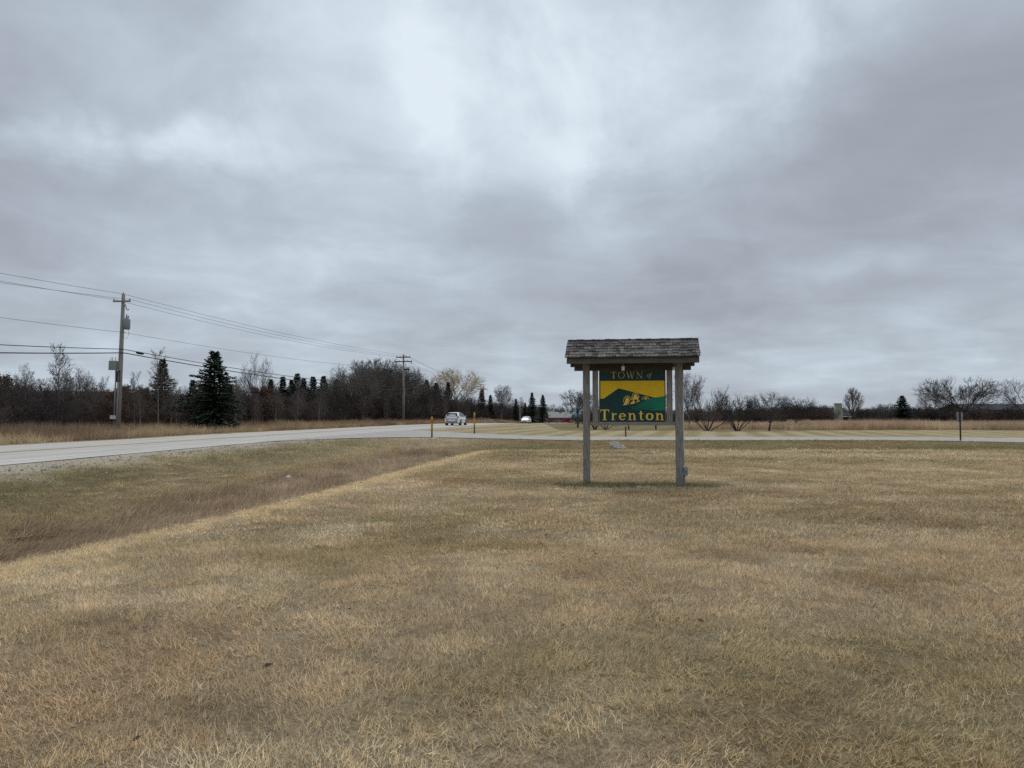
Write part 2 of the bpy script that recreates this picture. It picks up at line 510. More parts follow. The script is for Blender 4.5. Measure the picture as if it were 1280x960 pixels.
class MB:
    def __init__(s):
        s.v = []; s.f = []

    def add(s, vs, fs):
        b = len(s.v); s.v += [tuple(v) for v in vs]; s.f += [tuple(i + b for i in f) for f in fs]; return s

    def box(s, x0, x1, y0, y1, z0, z1):
        return s.add([(x0, y0, z0), (x1, y0, z0), (x1, y1, z0), (x0, y1, z0), (x0, y0, z1), (x1, y0, z1), (x1, y1, z1), (x0, y1, z1)],
                     [(0, 3, 2, 1), (4, 5, 6, 7), (0, 1, 5, 4), (1, 2, 6, 5), (2, 3, 7, 6), (3, 0, 4, 7)])

    def tube(s, pts, rad, n=8, cap=True):
        pts = [Vector(p) for p in pts]
        if not isinstance(rad, (list, tuple)): rad = [rad] * len(pts)
        vs, fs = [], []
        ref = Vector((0.013, .02, 1))
        for i, p in enumerate(pts):
            d = (pts[min(i + 1, len(pts) - 1)] - pts[max(i - 1, 0)]).normalized()
            if abs(d.z) > .95: a = d.cross(Vector((1, 0.01, 0))).normalized()
            else: a = d.cross(ref).normalized()
            b = d.cross(a)
            for k in range(n):
                t = 2 * math.pi * k / n
                vs.append(p + (a * math.cos(t) + b * math.sin(t)) * rad[i])
        for i in range(len(pts) - 1):
            for k in range(n):
                fs.append((i * n + k, i * n + (k + 1) % n, (i + 1) * n + (k + 1) % n, (i + 1) * n + k))
        if cap:
            fs.append(tuple(range(n - 1, -1, -1))); fs.append(tuple((len(pts) - 1) * n + k for k in range(n)))
        return s.add(vs, fs)

    def plate(s, poly, y0, y1):
        """polygon in x,z given a thickness from y0 (front) to y1"""
        n = len(poly)
        vs = [(x, y0, z) for x, z in poly] + [(x, y1, z) for x, z in poly]
        fs = [tuple(range(n)), tuple(range(2 * n - 1, n - 1, -1))] + [(i, i + n, (i + 1) % n + n, (i + 1) % n) for i in range(n)]
        return s.add(vs, fs)

    def ribbon(s, pts, w, y0, y1):
        """stroke of a letter in x,z"""
        if not isinstance(w, (list, tuple)): w = [w] * len(pts)
        L_, R_ = [], []
        for i, p in enumerate(pts):
            a, b = pts[max(i - 1, 0)], pts[min(i + 1, len(pts) - 1)]
            dx, dz = b[0] - a[0], b[1] - a[1]; q = math.hypot(dx, dz) or 1
            nx, nz = -dz / q, dx / q
            L_.append((p[0] + nx * w[i] / 2, p[1] + nz * w[i] / 2)); R_.append((p[0] - nx * w[i] / 2, p[1] - nz * w[i] / 2))
        n = len(pts)
        vs = [(x, y0, z) for x, z in L_] + [(x, y0, z) for x, z in R_] + [(x, y1, z) for x, z in L_] + [(x, y1, z) for x, z in R_]
        fs = []
        for i in range(n - 1):
            fs += [(i, n + i, n + i + 1, i + 1), (i, i + 1, 2 * n + i + 1, 2 * n + i), (n + i + 1, n + i, 3 * n + i, 3 * n + i + 1)]
        fs += [(0, 2 * n, 3 * n, n), (n - 1, 2 * n - 1, 4 * n - 1, 3 * n - 1)]
        return s.add(vs, fs)

    def build(s, name, m, parent=None, bevel=0, smooth=False, loc=(0, 0, 0), rot=(0, 0, 0)):
        o = link(name, new_mesh(name, s.v, s.f, m, smooth), parent, loc, rot)
        if bevel:
            b = o.modifiers.new('bevel', 'BEVEL'); b.width = bevel; b.segments = 1; b.limit_method = 'ANGLE'
        return o


# ================================================================== GROUND
def axis(fine0, fine1, step, far0, far1, mid=None):
    a = list(np.arange(fine0, fine1, step))
    v, st = fine1, step
    while v < far1:
        a.append(v); st = min(st * 1.055, 160) if (mid is None or v > mid[0]) else min(st * 1.055, mid[1]); v += st
    a.append(far1)
    b = []; v, st = fine0, step
    while v > far0:
        st = min(st * 1.07, 160); v -= st; b.append(v)
    return np.array(b[::-1] + a)


def build_ground():
    gx = axis(-23, 9, .3, -2600, 2600, (55, .55)); gy = axis(1, 62, .3, -400, 3000, (86, .5))
    X, Y = np.meshgrid(gx, gy)
    Z = ground_z(X, Y)
    r = np.hypot(X, Y)
    Z = Z + 24 * sstep(420, 900, r) * sstep(-.15, -.5, X / (np.abs(Y) + 50)) + 5 * sstep(500, 1200, r)
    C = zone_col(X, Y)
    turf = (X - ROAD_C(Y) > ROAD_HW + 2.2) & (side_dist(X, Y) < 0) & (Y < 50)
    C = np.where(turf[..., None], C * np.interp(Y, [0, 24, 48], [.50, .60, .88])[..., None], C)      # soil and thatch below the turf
    C = lerp3(C, np.array([.12, .105, .085]), sstep(170, 300, r))
    nx, ny = len(gx), len(gy)
    V = np.stack([X, Y, Z], -1).reshape(-1, 3)
    i = np.arange(nx * ny).reshape(ny, nx)
    T = np.stack([i[:-1, :-1], i[:-1, 1:], i[1:, 1:], i[1:, :-1]], -1).reshape(-1, 4)
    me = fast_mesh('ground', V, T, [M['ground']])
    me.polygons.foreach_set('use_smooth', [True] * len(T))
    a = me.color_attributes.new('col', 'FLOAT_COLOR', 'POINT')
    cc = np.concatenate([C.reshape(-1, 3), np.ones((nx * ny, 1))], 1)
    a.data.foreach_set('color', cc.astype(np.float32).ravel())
    tag(link('ground', me), 'dry winter lawn and field with a roadside ditch', kind='structure')


build_ground()


def strip(name, ys, xa, xb, off, m, parent=None, nseg=8):
    """sheet along the highway from lateral offset xa to xb"""
    V = []; T = []
    for y in ys:
        c, z = float(ROAD_C(y)), float(ROAD_Z(y))
        for k in range(nseg + 1):
            l = xa + (xb - xa) * k / nseg
            V.append((c + l, y, z + off - .018 * abs(l) / ROAD_HW))
    n = nseg + 1
    for j in range(len(ys) - 1):
        for k in range(nseg):
            T.append((j * n + k, j * n + k + 1, (j + 1) * n + k + 1, (j + 1) * n + k))
    me = fast_mesh(name, V, T, [m])
    uvl = me.uv_layers.new(name='UVMap')
    uvl.data.foreach_set('uv', np.array([(xa + (xb - xa) * (i % n) / nseg, V[i][1]) for q in T for i in q], np.float32).ravel())
    return link(name, me, parent)


def road_mat():
    m = bpy.data.materials.new('road_concrete_worn'); m.use_nodes = True
    N, L = m.node_tree.nodes, m.node_tree.links; b = N['Principled BSDF']
    b.inputs['Roughness'].default_value = .88; b.inputs['Specular IOR Level'].default_value = .2
    uv = N.new('ShaderNodeUVMap'); sp = N.new('ShaderNodeSeparateXYZ'); L.new(uv.outputs[0], sp.inputs[0])
    def mt(op, a, b_=None):
        n = N.new('ShaderNodeMath'); n.operation = op
        for i, v in enumerate((a, b_)):
            if v is None: continue
            if isinstance(v, (int, float)): n.inputs[i].default_value = v
            else: L.new(v, n.inputs[i])
        return n.outputs[0]
    al = mt('ABSOLUTE', sp.outputs[0])
    k = None
    for c in (.95, 2.65):
        d = mt('SUBTRACT', al, c); g = mt('POWER', 2.718, mt('MULTIPLY', mt('MULTIPLY', d, d), -5.0)); k = g if k is None else mt('ADD', k, g)
    j = mt('ABSOLUTE', mt('SUBTRACT', mt('FRACT', mt('DIVIDE', sp.outputs[1], 5.2)), .5)); joint = mt('LESS_THAN', j, .008)
    mp = N.new('ShaderNodeMapping'); mp.inputs['Scale'].default_value = (1, .22, 1); L.new(uv.outputs[0], mp.inputs[0])
    n1 = N.new('ShaderNodeTexNoise'); n1.inputs['Scale'].default_value = .9; n1.inputs['Detail'].default_value = 7; L.new(mp.outputs[0], n1.inputs['Vector'])
    n2 = N.new('ShaderNodeTexNoise'); n2.inputs['Scale'].default_value = 30; n2.inputs['Detail'].default_value = 3; L.new(uv.outputs[0], n2.inputs['Vector'])
    v = mt('SUBTRACT', 1.0, mt('MULTIPLY', k, .16)); v = mt('SUBTRACT', v, mt('MULTIPLY', joint, .35))
    v = mt('MULTIPLY', v, mt('ADD', .76, mt('MULTIPLY', n1.outputs[0], .48))); v = mt('MULTIPLY', v, mt('ADD', .88, mt('MULTIPLY', n2.outputs[0], .24)))
    mx = N.new('ShaderNodeVectorMath'); mx.operation = 'SCALE'; mx.inputs[0].default_value = (.55, .525, .48); L.new(v, mx.inputs['Scale']); L.new(mx.outputs[0], b.inputs['Base Color'])
    return m


ys_road = list(np.arange(-60, 200, 1.0)) + list(np.arange(200, 420, 5.0))
road = tag(strip('road', ys_road, -ROAD_HW, ROAD_HW, .012, road_mat()), 'pale concrete two-lane highway', kind='structure')
strip('edge_line', ys_road, 3.55, 3.70, .018, M['paint'], road, 1)
strip('edge_line', ys_road, -3.70, -3.55, .018, M['paint'], road, 1)
strip('centre_line', ys_road, .08, .19, .022, M['ypaint'], road, 1)
strip('centre_line', ys_road, -.19, -.08, .022, M['ypaint'], road, 1)
V = []
for x in np.arange(-14.5, 85, .5):
    a, b = float(NEAR_E(x)), float(FAR_E(x))
    for k in range(13):
        y = a + (b - a) * k / 12
        s_ = x - float(ROAD_C(y))
        V.append((x, y, .03 + (float(ROAD_Z(y)) - .03) * float(sstep(ROAD_HW + 16, ROAD_HW + 1, s_)) - .004))
n_ = len(V) // 13
keep = []
for j in range(n_ - 1):
    for k in range(12):
        q = (j * 13 + k, (j + 1) * 13 + k, (j + 1) * 13 + k + 1, j * 13 + k + 1)
        if all(V[i][0] - float(ROAD_C(V[i][1])) > ROAD_HW - 1.3 for i in q): keep.append(q)
side = tag(link('side_road', fast_mesh('side_road', V, keep, [M['asphalt']])), 'grey asphalt side road joining the highway', kind='structure')


# ================================================================== SCATTER (grass, gravel, thicket)
def hidden_collection(name, objs):
    c = bpy.data.collections.new(name)
    for o in objs: c.objects.link(o)
    return c


def scatter(name, P, rot, scl, colr, idx, coll, label, cat):
    me = bpy.data.meshes.new(name)
    n = len(P)
    me.vertices.add(n); me.vertices.foreach_set('co', np.asarray(P, np.float32).ravel())
    for nm, ty, key, arr in (('rot', 'FLOAT_VECTOR', 'vector', rot), ('scl', 'FLOAT_VECTOR', 'vector', scl)):
        a = me.attributes.new(nm, ty, 'POINT'); a.data.foreach_set(key, np.asarray(arr, np.float32).ravel())
    a = me.attributes.new('col', 'FLOAT_COLOR', 'POINT')
    a.data.foreach_set('color', np.concatenate([colr, np.ones((n, 1))], 1).astype(np.float32).ravel())
    a = me.attributes.new('idx', 'INT', 'POINT'); a.data.foreach_set('value', np.asarray(idx, np.int32))
    o = link(name, me)
    ng = bpy.data.node_groups.new(name, 'GeometryNodeTree')
    ng.interface.new_socket('Geometry', in_out='INPUT', socket_type='NodeSocketGeometry')
    ng.interface.new_socket('Geometry', in_out='OUTPUT', socket_type='NodeSocketGeometry')
    N, L = ng.nodes, ng.links
    gi, go = N.new('NodeGroupInput'), N.new('NodeGroupOutput')
    ip = N.new('GeometryNodeInstanceOnPoints'); ci = N.new('GeometryNodeCollectionInfo')
    ci.inputs['Collection'].default_value = coll
    ci.inputs['Separate Children'].default_value = True; ci.inputs['Reset Children'].default_value = True
    ip.inputs['Pick Instance'].default_value = True
    def na(nm, ty):
        q = N.new('GeometryNodeInputNamedAttribute'); q.data_type = ty; q.inputs['Name'].default_value = nm; return q.outputs['Attribute']
    L.new(gi.outputs[0], ip.inputs['Points']); L.new(ci.outputs[0], ip.inputs['Instance'])
    L.new(na('idx', 'INT'), ip.inputs['Instance Index']); L.new(na('rot', 'FLOAT_VECTOR'), ip.inputs['Rotation']); L.new(na('scl', 'FLOAT_VECTOR'), ip.inputs['Scale'])
    L.new(ip.outputs[0], go.inputs[0])
    md = o.modifiers.new('scatter', 'NODES'); md.node_group = ng
    return tag(o, label, cat, kind='stuff')


def blades(name, seed, n, R, lmin, lmax, w, tilt, m, comb=0, seg=3):
    """a patch of curved grass blades; comb > 0 lays them along +x"""
    r = np.random.default_rng(seed)
    V = np.zeros((n, 2 * seg + 1, 3)); bvv = np.zeros((n, 2 * seg + 1))
    rad = R * np.sqrt(r.random(n)); th = r.random(n) * 2 * np.pi
    bx, by = rad * np.cos(th), rad * np.sin(th)
    # clumped
    k = max(3, n // 14); cx = r.normal(0, R * .5, (k, 2)); pick = r.integers(0, k, n); cl = r.random(n) < .45
    bx = np.where(cl, cx[pick, 0] + r.normal(0, R * .08, n), bx); by = np.where(cl, cx[pick, 1] + r.normal(0, R * .08, n), by)
    az = r.random(n) * 2 * np.pi
    az = np.where(cl, (pick * 2.4) % 6.28 + r.normal(0, .7, n), az)
    if comb: az = np.where(cl, az * (comb > .5), 0) * .25 + r.normal(0, comb, n)
    ln = lmin + (lmax - lmin) * r.random(n) ** 1.4
    t0 = np.clip(r.normal(tilt, .3, n), .05, 1.45); curl = r.normal(.5, .35, n)
    ww = w * (.6 + .8 * r.random(n)); bv = r.random(n)
    px, pz = np.zeros(n), np.zeros(n)
    side = az + np.pi / 2 + r.normal(0, .5, n)
    for s in range(seg + 1):
        f = s / seg
        wid = ww * (1 - f * .75) / 2
        x = bx + px * np.cos(az); y = by + px * np.sin(az)
        if s < seg:
            V[:, 2 * s] = np.stack([x - wid * np.cos(side), y - wid * np.sin(side), pz - .008], 1)
            V[:, 2 * s + 1] = np.stack([x + wid * np.cos(side), y + wid * np.sin(side), pz - .008], 1)
        else:
            V[:, 2 * s] = np.stack([x, y, pz], 1)
        a = np.minimum(t0 + curl * f, 1.62)
        px = px + ln / seg * np.sin(a); pz = np.maximum(pz + ln / seg * np.cos(a), .004)
    bvv[:] = bv[:, None]
    T = []
    b = (np.arange(n) * (2 * seg + 1))[:, None]
    for s in range(seg - 1):
        T.append(b + [2 * s, 2 * s + 1, 2 * s + 3]); T.append(b + [2 * s, 2 * s + 3, 2 * s + 2])
    T.append(b + [2 * seg - 2, 2 * seg - 1, 2 * seg])
    me = fast_mesh(name, V.reshape(-1, 3), np.concatenate(T), [m])
    a = me.attributes.new('bv', 'FLOAT', 'POINT'); a.data.foreach_set('value', bvv.ravel().astype(np.float32))
    return bpy.data.objects.new(name, me)


def jit_grid(x0, x1, y0, y1, dens, rng):
    st = 1 / math.sqrt(dens)
    a, b = np.meshgrid(np.arange(x0, x1, st), np.arange(y0, y1, st))
    a, b = a.ravel(), b.ravel()
    return a + rng.uniform(-.1, 1.1, len(a)) * st, b + rng.uniform(-.1, 1.1, len(b)) * st


def build_lawn():
    rng = np.random.default_rng(4)
    near = hidden_collection('turf_near', [blades('turf_a%d' % k, 10 + k, 280, .24, .030, .078, .0036, .76, M['blade'], comb=1.25) for k in range(6)])
    mid = hidden_collection('turf_mid', [blades('turf_b%d' % k, 30 + k, 250, .42, .035, .08, .0072, .80, M['blade'], comb=1.2) for k in range(6)])
    far = hidden_collection('turf_far', [blades('turf_c%d' % k, 50 + k, 170, .75, .03, .09, .018, .8, M['blade'], comb=1.0, seg=2) for k in range(6)])
    matc = hidden_collection('mat_grass', [blades('mat_%d' % k, 70 + k, 150, .40, .15, .42, .007, 1.15, M['blade'], comb=.38) for k in range(4)])
    specs = [('grass', near, 2.2, 9.5, 24), ('grass', mid, 9.2, 25, 9.0), ('grass', far, 24.5, 48.5, 3.4)]
    labels = ['short dry straw-coloured turf in the foreground', 'dry brown lawn around the town sign', 'dry lawn reaching back to the side road']
    for (nm, coll, y0, y1, dens), lab in zip(specs, labels):
        X, Y = jit_grid(-.72 * y1 - 3, .72 * y1 + 3, y0, y1, dens, rng)
        dL = CREST(Y) - X; Lw = np.maximum(CREST(Y) - (ROAD_C(Y) + ROAD_HW + 1.1), 2); t = dL / Lw
        s = X - ROAD_C(Y)
        ok = (np.abs(X) < .72 * Y + 2.0) & (s > ROAD_HW + 1.2 + rng.random(len(X)) * 1.0) & (side_dist(X, Y) < -.15)
        ok &= ~((dL > -.25) & (dL < .5) & (Y < 40))        # the lip of the ditch gets its own short turf
        ditch = (t > .17) & (t < .52) & (Y < 43)
        ok &= ~ditch | (rng.random(len(X)) < .25)
        X, Y, t, s = X[ok], Y[ok], t[ok], s[ok]
        n = len(X)
        Z = ground_z(X, Y)
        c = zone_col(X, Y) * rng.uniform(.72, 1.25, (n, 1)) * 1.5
        hgt = .80 + .5 * fbm(X, Y, 1.7, 3, 8)
        hgt *= np.where((t > .05) & (Y < 44), 1.25, 1.0)
        lip = np.exp(-((CREST(Y) - X) / .4) ** 2)
        hgt *= 1 - .15 * lip
        fl = (fbm(X, Y, 1.3, 3, 71) - .5) * 11 + rng.normal(0, .5, n)
        rot = np.stack([rng.normal(0, .06, n), rng.normal(0, .06, n), fl], 1)
        sxy = rng.uniform(.85, 1.2, n)
        scatter(nm, np.stack([X, Y, Z], 1), rot, np.stack([sxy, sxy, hgt], 1), c, rng.integers(0, 6, n), coll, lab, 'grass')
    X, Y = jit_grid(-8, 3, 5, 40, 34, rng)
    dL = CREST(Y) - X
    ok = (dL > -.42) & (dL < .12) & (np.abs(X) < .72 * Y + 2)
    X, Y = X[ok], Y[ok]; n = len(X)
    k = rng.uniform(.6, .85, n)
    scatter('grass', np.stack([X, Y, ground_z(X, Y)], 1), np.stack([rng.normal(0, .06, n), rng.normal(0, .06, n), rng.random(n) * 6.28], 1), np.stack([k, k, k], 1),
            zone_col(X, Y) * rng.uniform(.85, 1.15, (n, 1)) * 1.5, rng.integers(0, 6, n), near, 'pale straw-coloured grass along the lip of the ditch', 'grass')
    # matted dead grass lying in the ditch
    X, Y = jit_grid(-16, 2, 4, 46, 9, rng)
    dL = CREST(Y) - X; Lw = np.maximum(CREST(Y) - (ROAD_C(Y) + ROAD_HW + 1.1), 2); t = dL / Lw
    w = (fbm(X, Y, 1.6, 3, 12) - .5) * .16
    ok = (t + w * .3 > .08) & (t + w < .63) & (Y < 45 - rng.random(len(X)) * 2) & (np.abs(X) < .72 * Y + 3)
    X, Y = X[ok], Y[ok]; n = len(X)
    flow = 1.35 + (fbm(X, Y, 2.5, 3, 88) - .5) * 2.6
    rot = np.stack([rng.normal(0, .1, n), rng.normal(0, .1, n), flow + rng.normal(0, .2, n)], 1)
    sc = rng.uniform(.75, 1.3, n)
    c = zone_col(X, Y) * rng.uniform(.75, 1.25, (n, 1)) * np.array([1.22, 1.15, 1.1])
    scatter('ditch_grass', np.stack([X, Y, ground_z(X, Y) - .01], 1), rot, np.stack([sc, sc, sc * 1.1], 1), c, rng.integers(0, 4, n), matc,
            'matted grey-brown dead grass lying along the ditch bottom', 'grass')


build_lawn()


def build_leaf_litter():
    rng = np.random.default_rng(31)
    objs = []
    for k in range(4):
        r = random.Random(k)
        vs = [(-.03, 0, .004), (-.012, .016, .010), (.016, .014, .004), (.034, .002, .014), (.014, -.015, .006), (-.014, -.016, .002), (0, 0, .0)]
        vs = [(a * r.uniform(.8, 1.2), b * r.uniform(.8, 1.2), c + r.uniform(0, .008)) for a, b, c in vs]
        objs.append(bpy.data.objects.new('leaf_%d' % k, new_mesh('leaf', vs, [(6, i, (i + 1) % 6) for i in range(6)], M['oakleaf'])))
    coll = hidden_collection('leaf_kit', objs)
    X, Y = jit_grid(-14, 16, 3, 20, .55, rng)
    ok = (X > CREST(Y)) & (np.abs(X) < .72 * Y + 1) & (fbm(X, Y, 3, 2, 51) > .47)
    X, Y = X[ok], Y[ok]; n = len(X)
    sc = rng.uniform(.4, .95, n)
    scatter('fallen_leaves', np.stack([X, Y, ground_z(X, Y) + .035], 1), rng.uniform(-.5, .5, (n, 3)) + np.array([0, 0, 1]) * rng.random((n, 1)) * 6, np.stack([sc] * 3, 1), np.ones((n, 3)), rng.integers(0, 4, n), coll,
            'scattered small brown fallen leaves on the lawn', 'leaves')


build_leaf_litter()


def stone_obj(name, seed, m):
    r = random.Random(seed)
    t = (1 + 5 ** .5) / 2
    vs = [(-1, t, 0), (1, t, 0), (-1, -t, 0), (1, -t, 0), (0, -1, t), (0, 1, t), (0, -1, -t), (0, 1, -t), (t, 0, -1), (t, 0, 1), (-t, 0, -1), (-t, 0, 1)]
    fs = [(0, 11, 5), (0, 5, 1), (0, 1, 7), (0, 7, 10), (0, 10, 11), (1, 5, 9), (5, 11, 4), (11, 10, 2), (10, 7, 6), (7, 1, 8), (3, 9, 4), (3, 4, 2), (3, 2, 6), (3, 6, 8), (3, 8, 9), (4, 9, 5), (2, 4, 11), (6, 2, 10), (8, 6, 7), (9, 8, 1)]
    vs = [tuple(c / 1.9 * r.uniform(.72, 1.2) * (1 if k < 2 else .62) for k, c in enumerate(v)) for v in vs]
    return bpy.data.objects.new(name, new_mesh(name, vs, fs, m))


def build_gravel():
    rng = np.random.default_rng(9)
    coll = hidden_collection('stones', [stone_obj('stone_%d' % k, k, M['stone']) for k in range(6)])
    X, Y = jit_grid(-14, -1, 12, 46, 42, rng)
    s = X - ROAD_C(Y); d = s - ROAD_HW
    ok = (d > .05) & (d < 2.6 + (fbm(X, Y, 1.2, 3, 4) - .5) * 2.6) & (side_dist(X, Y) < -.05) & (np.abs(X) < .72 * Y + 2)
    ok &= rng.random(len(X)) < np.interp(d, [0, .9, 1.6, 2.6, 4.2], [.14, .28, .95, .7, .05])
    X, Y, d = X[ok], Y[ok], d[ok]; n = len(X)
    sc = rng.uniform(.008, .03, n) * np.interp(d, [0, 1, 2.5], [.7, 1.15, 1.3])
    scatter('gravel', np.stack([X, Y, ground_z(X, Y) + sc * .2], 1), rng.random((n, 3)) * 6.28, np.stack([sc] * 3, 1), np.ones((n, 3)) * .4, rng.integers(0, 6, n), coll,
            'loose pale gravel along the highway shoulder', 'gravel')
    # heap of pale stones by the culvert of the side road
    n = 320
    a = rng.random(n) * 6.28; q = np.sqrt(rng.random(n))
    X = at_x(772, 43.5) + q * np.cos(a) * .32; Y = 43.6 + q * np.sin(a) * 2.2
    sc = rng.uniform(.05, .13, n)
    Zs = ground_z(X, Y) + .05 + (1 - q) * .16
    scatter('rock_heap', np.stack([X, Y, Zs], 1), rng.random((n, 3)) * 6.28, np.stack([sc] * 3, 1), np.ones((n, 3)), rng.integers(0, 6, n), coll,
            'heap of pale stones at the lawn edge of the side road', 'rocks')


build_gravel()


def tall_clump(name, seed, n, h, m, lean=.16, R=.35, w=.011):
    o = blades(name, seed, n, R, h * .45, h, w, lean, m, seg=3)
    return o


def build_tall_grass():
    rng = np.random.default_rng(12)
    coll = hidden_collection('tall_grass_kit', [tall_clump('tall_%d' % k, 100 + k, 80, 1.15, M['tall'], .10 + .08 * (k % 3), .38, .018) for k in range(5)])
    # verge left of the highway
    X, Y = jit_grid(-70, 2, 24, 190, 1.7, rng)
    s = X - ROAD_C(Y)
    wid = np.interp(Y, [30, 70, 120, 190], [17, 15, 9, 8])
    ok = (s < -ROAD_HW - .9 - rng.random(len(X)) * .8) & (s > -ROAD_HW - wid) & (np.abs(X) < .74 * Y + 3)
    X, Y, s = X[ok], Y[ok], s[ok]; n = len(X)
    e = -s - ROAD_HW
    a = fbm(X, Y, 9, 3, 61)
    c = lerp3(np.broadcast_to(np.array([.47, .335, .20]), (n, 3)), np.array([.33, .225, .155]), sstep(.35, .65, a))
    c = lerp3(c, np.array([.62, .50, .31]), sstep(.56, .72, fbm(X, Y, 6, 2, 19)) * .8) * rng.uniform(.75, 1.25, (n, 1))
    h = np.interp(e, [.8, 2.2, 5], [.35, .75, 1.0]) * rng.uniform(.6, 1.15, n) * (.75 + .5 * a)
    rot = np.stack([rng.normal(0, .06, n), rng.normal(0, .06, n), rng.random(n) * 6.28], 1)
    scatter('tall_grass', np.stack([X, Y, ground_z(X, Y) - .02], 1), rot, np.stack([np.ones(n), np.ones(n), h], 1), c, rng.integers(0, 5, n), coll,
            'tall brown dead grass on the verge before the wood', 'grass')
    # prairie grass behind the mown field on the right
    X, Y = jit_grid(12, 95, 79.5, 112, 2.2, rng)
    px = 640 + X / Y * 960
    front = 79.6 + 1.2 * fbm(X, Y, 4, 2, 3)
    dens = np.where(px < 985, np.where(Y > 84, .55, 0), 1.0)
    ok = (px > 845) & (px < 1330) & (Y > front) & (rng.random(len(X)) < dens)
    X, Y, px = X[ok], Y[ok], px[ok]; n = len(X)
    a = fbm(X, Y, 5, 3, 67)
    c = lerp3(np.broadcast_to(np.array([.72, .565, .385]), (n, 3)), np.array([.60, .44, .30]), sstep(.4, .62, a)) * rng.uniform(.8, 1.25, (n, 1))
    c = lerp3(c, np.array([.48, .36, .25]), sstep(1165, 1240, px) * .5)
    h = (1.02 + .5 * (a - .5) + .35 * (fbm(X, Y, 2.2, 2, 29) - .5)) * rng.uniform(.72, 1.15, n) * np.where(px < 985, .82, 1.0) * np.where(Y > 95, .85, 1)
    rot = np.stack([rng.normal(0, .04, n), rng.normal(0, .04, n), rng.random(n) * 6.28], 1)
    scatter('tall_grass', np.stack([X, Y, ground_z(X, Y) - .02], 1), rot, np.stack([np.ones(n), np.ones(n), h], 1), c, rng.integers(0, 5, n), coll,
            'tall tan prairie grass behind the mown field', 'grass')


build_tall_grass()


# ================================================================== TREES
def segs_to_mesh(name, P0, P1, R0, R1, m, n=3):
    P0, P1, R0, R1 = map(lambda q: np.asarray(q, float), (P0, P1, R0, R1))
    d = P1 - P0; d /= np.linalg.norm(d, axis=1, keepdims=True) + 1e-9
    ref = np.where(np.abs(d[:, 2:3]) > .9, np.array([[1., .1, 0]]), np.array([[0., 0, 1]]))
    a = np.cross(d, ref); a /= np.linalg.norm(a, axis=1, keepdims=True) + 1e-9
    b = np.cross(d, a)
    V = []
    for P, R in ((P0, R0), (P1, R1)):
        for k in range(n):
            t = 2 * np.pi * k / n
            V.append(P + (a * math.cos(t) + b * math.sin(t)) * R[:, None])
    V = np.stack(V, 1)
    base = (np.arange(len(P0)) * 2 * n)[:, None]
    T = np.concatenate([base + [k, (k + 1) % n, n + (k + 1) % n, n + k] for k in range(n)])
    return fast_mesh(name, V.reshape(-1, 3), T, [m])


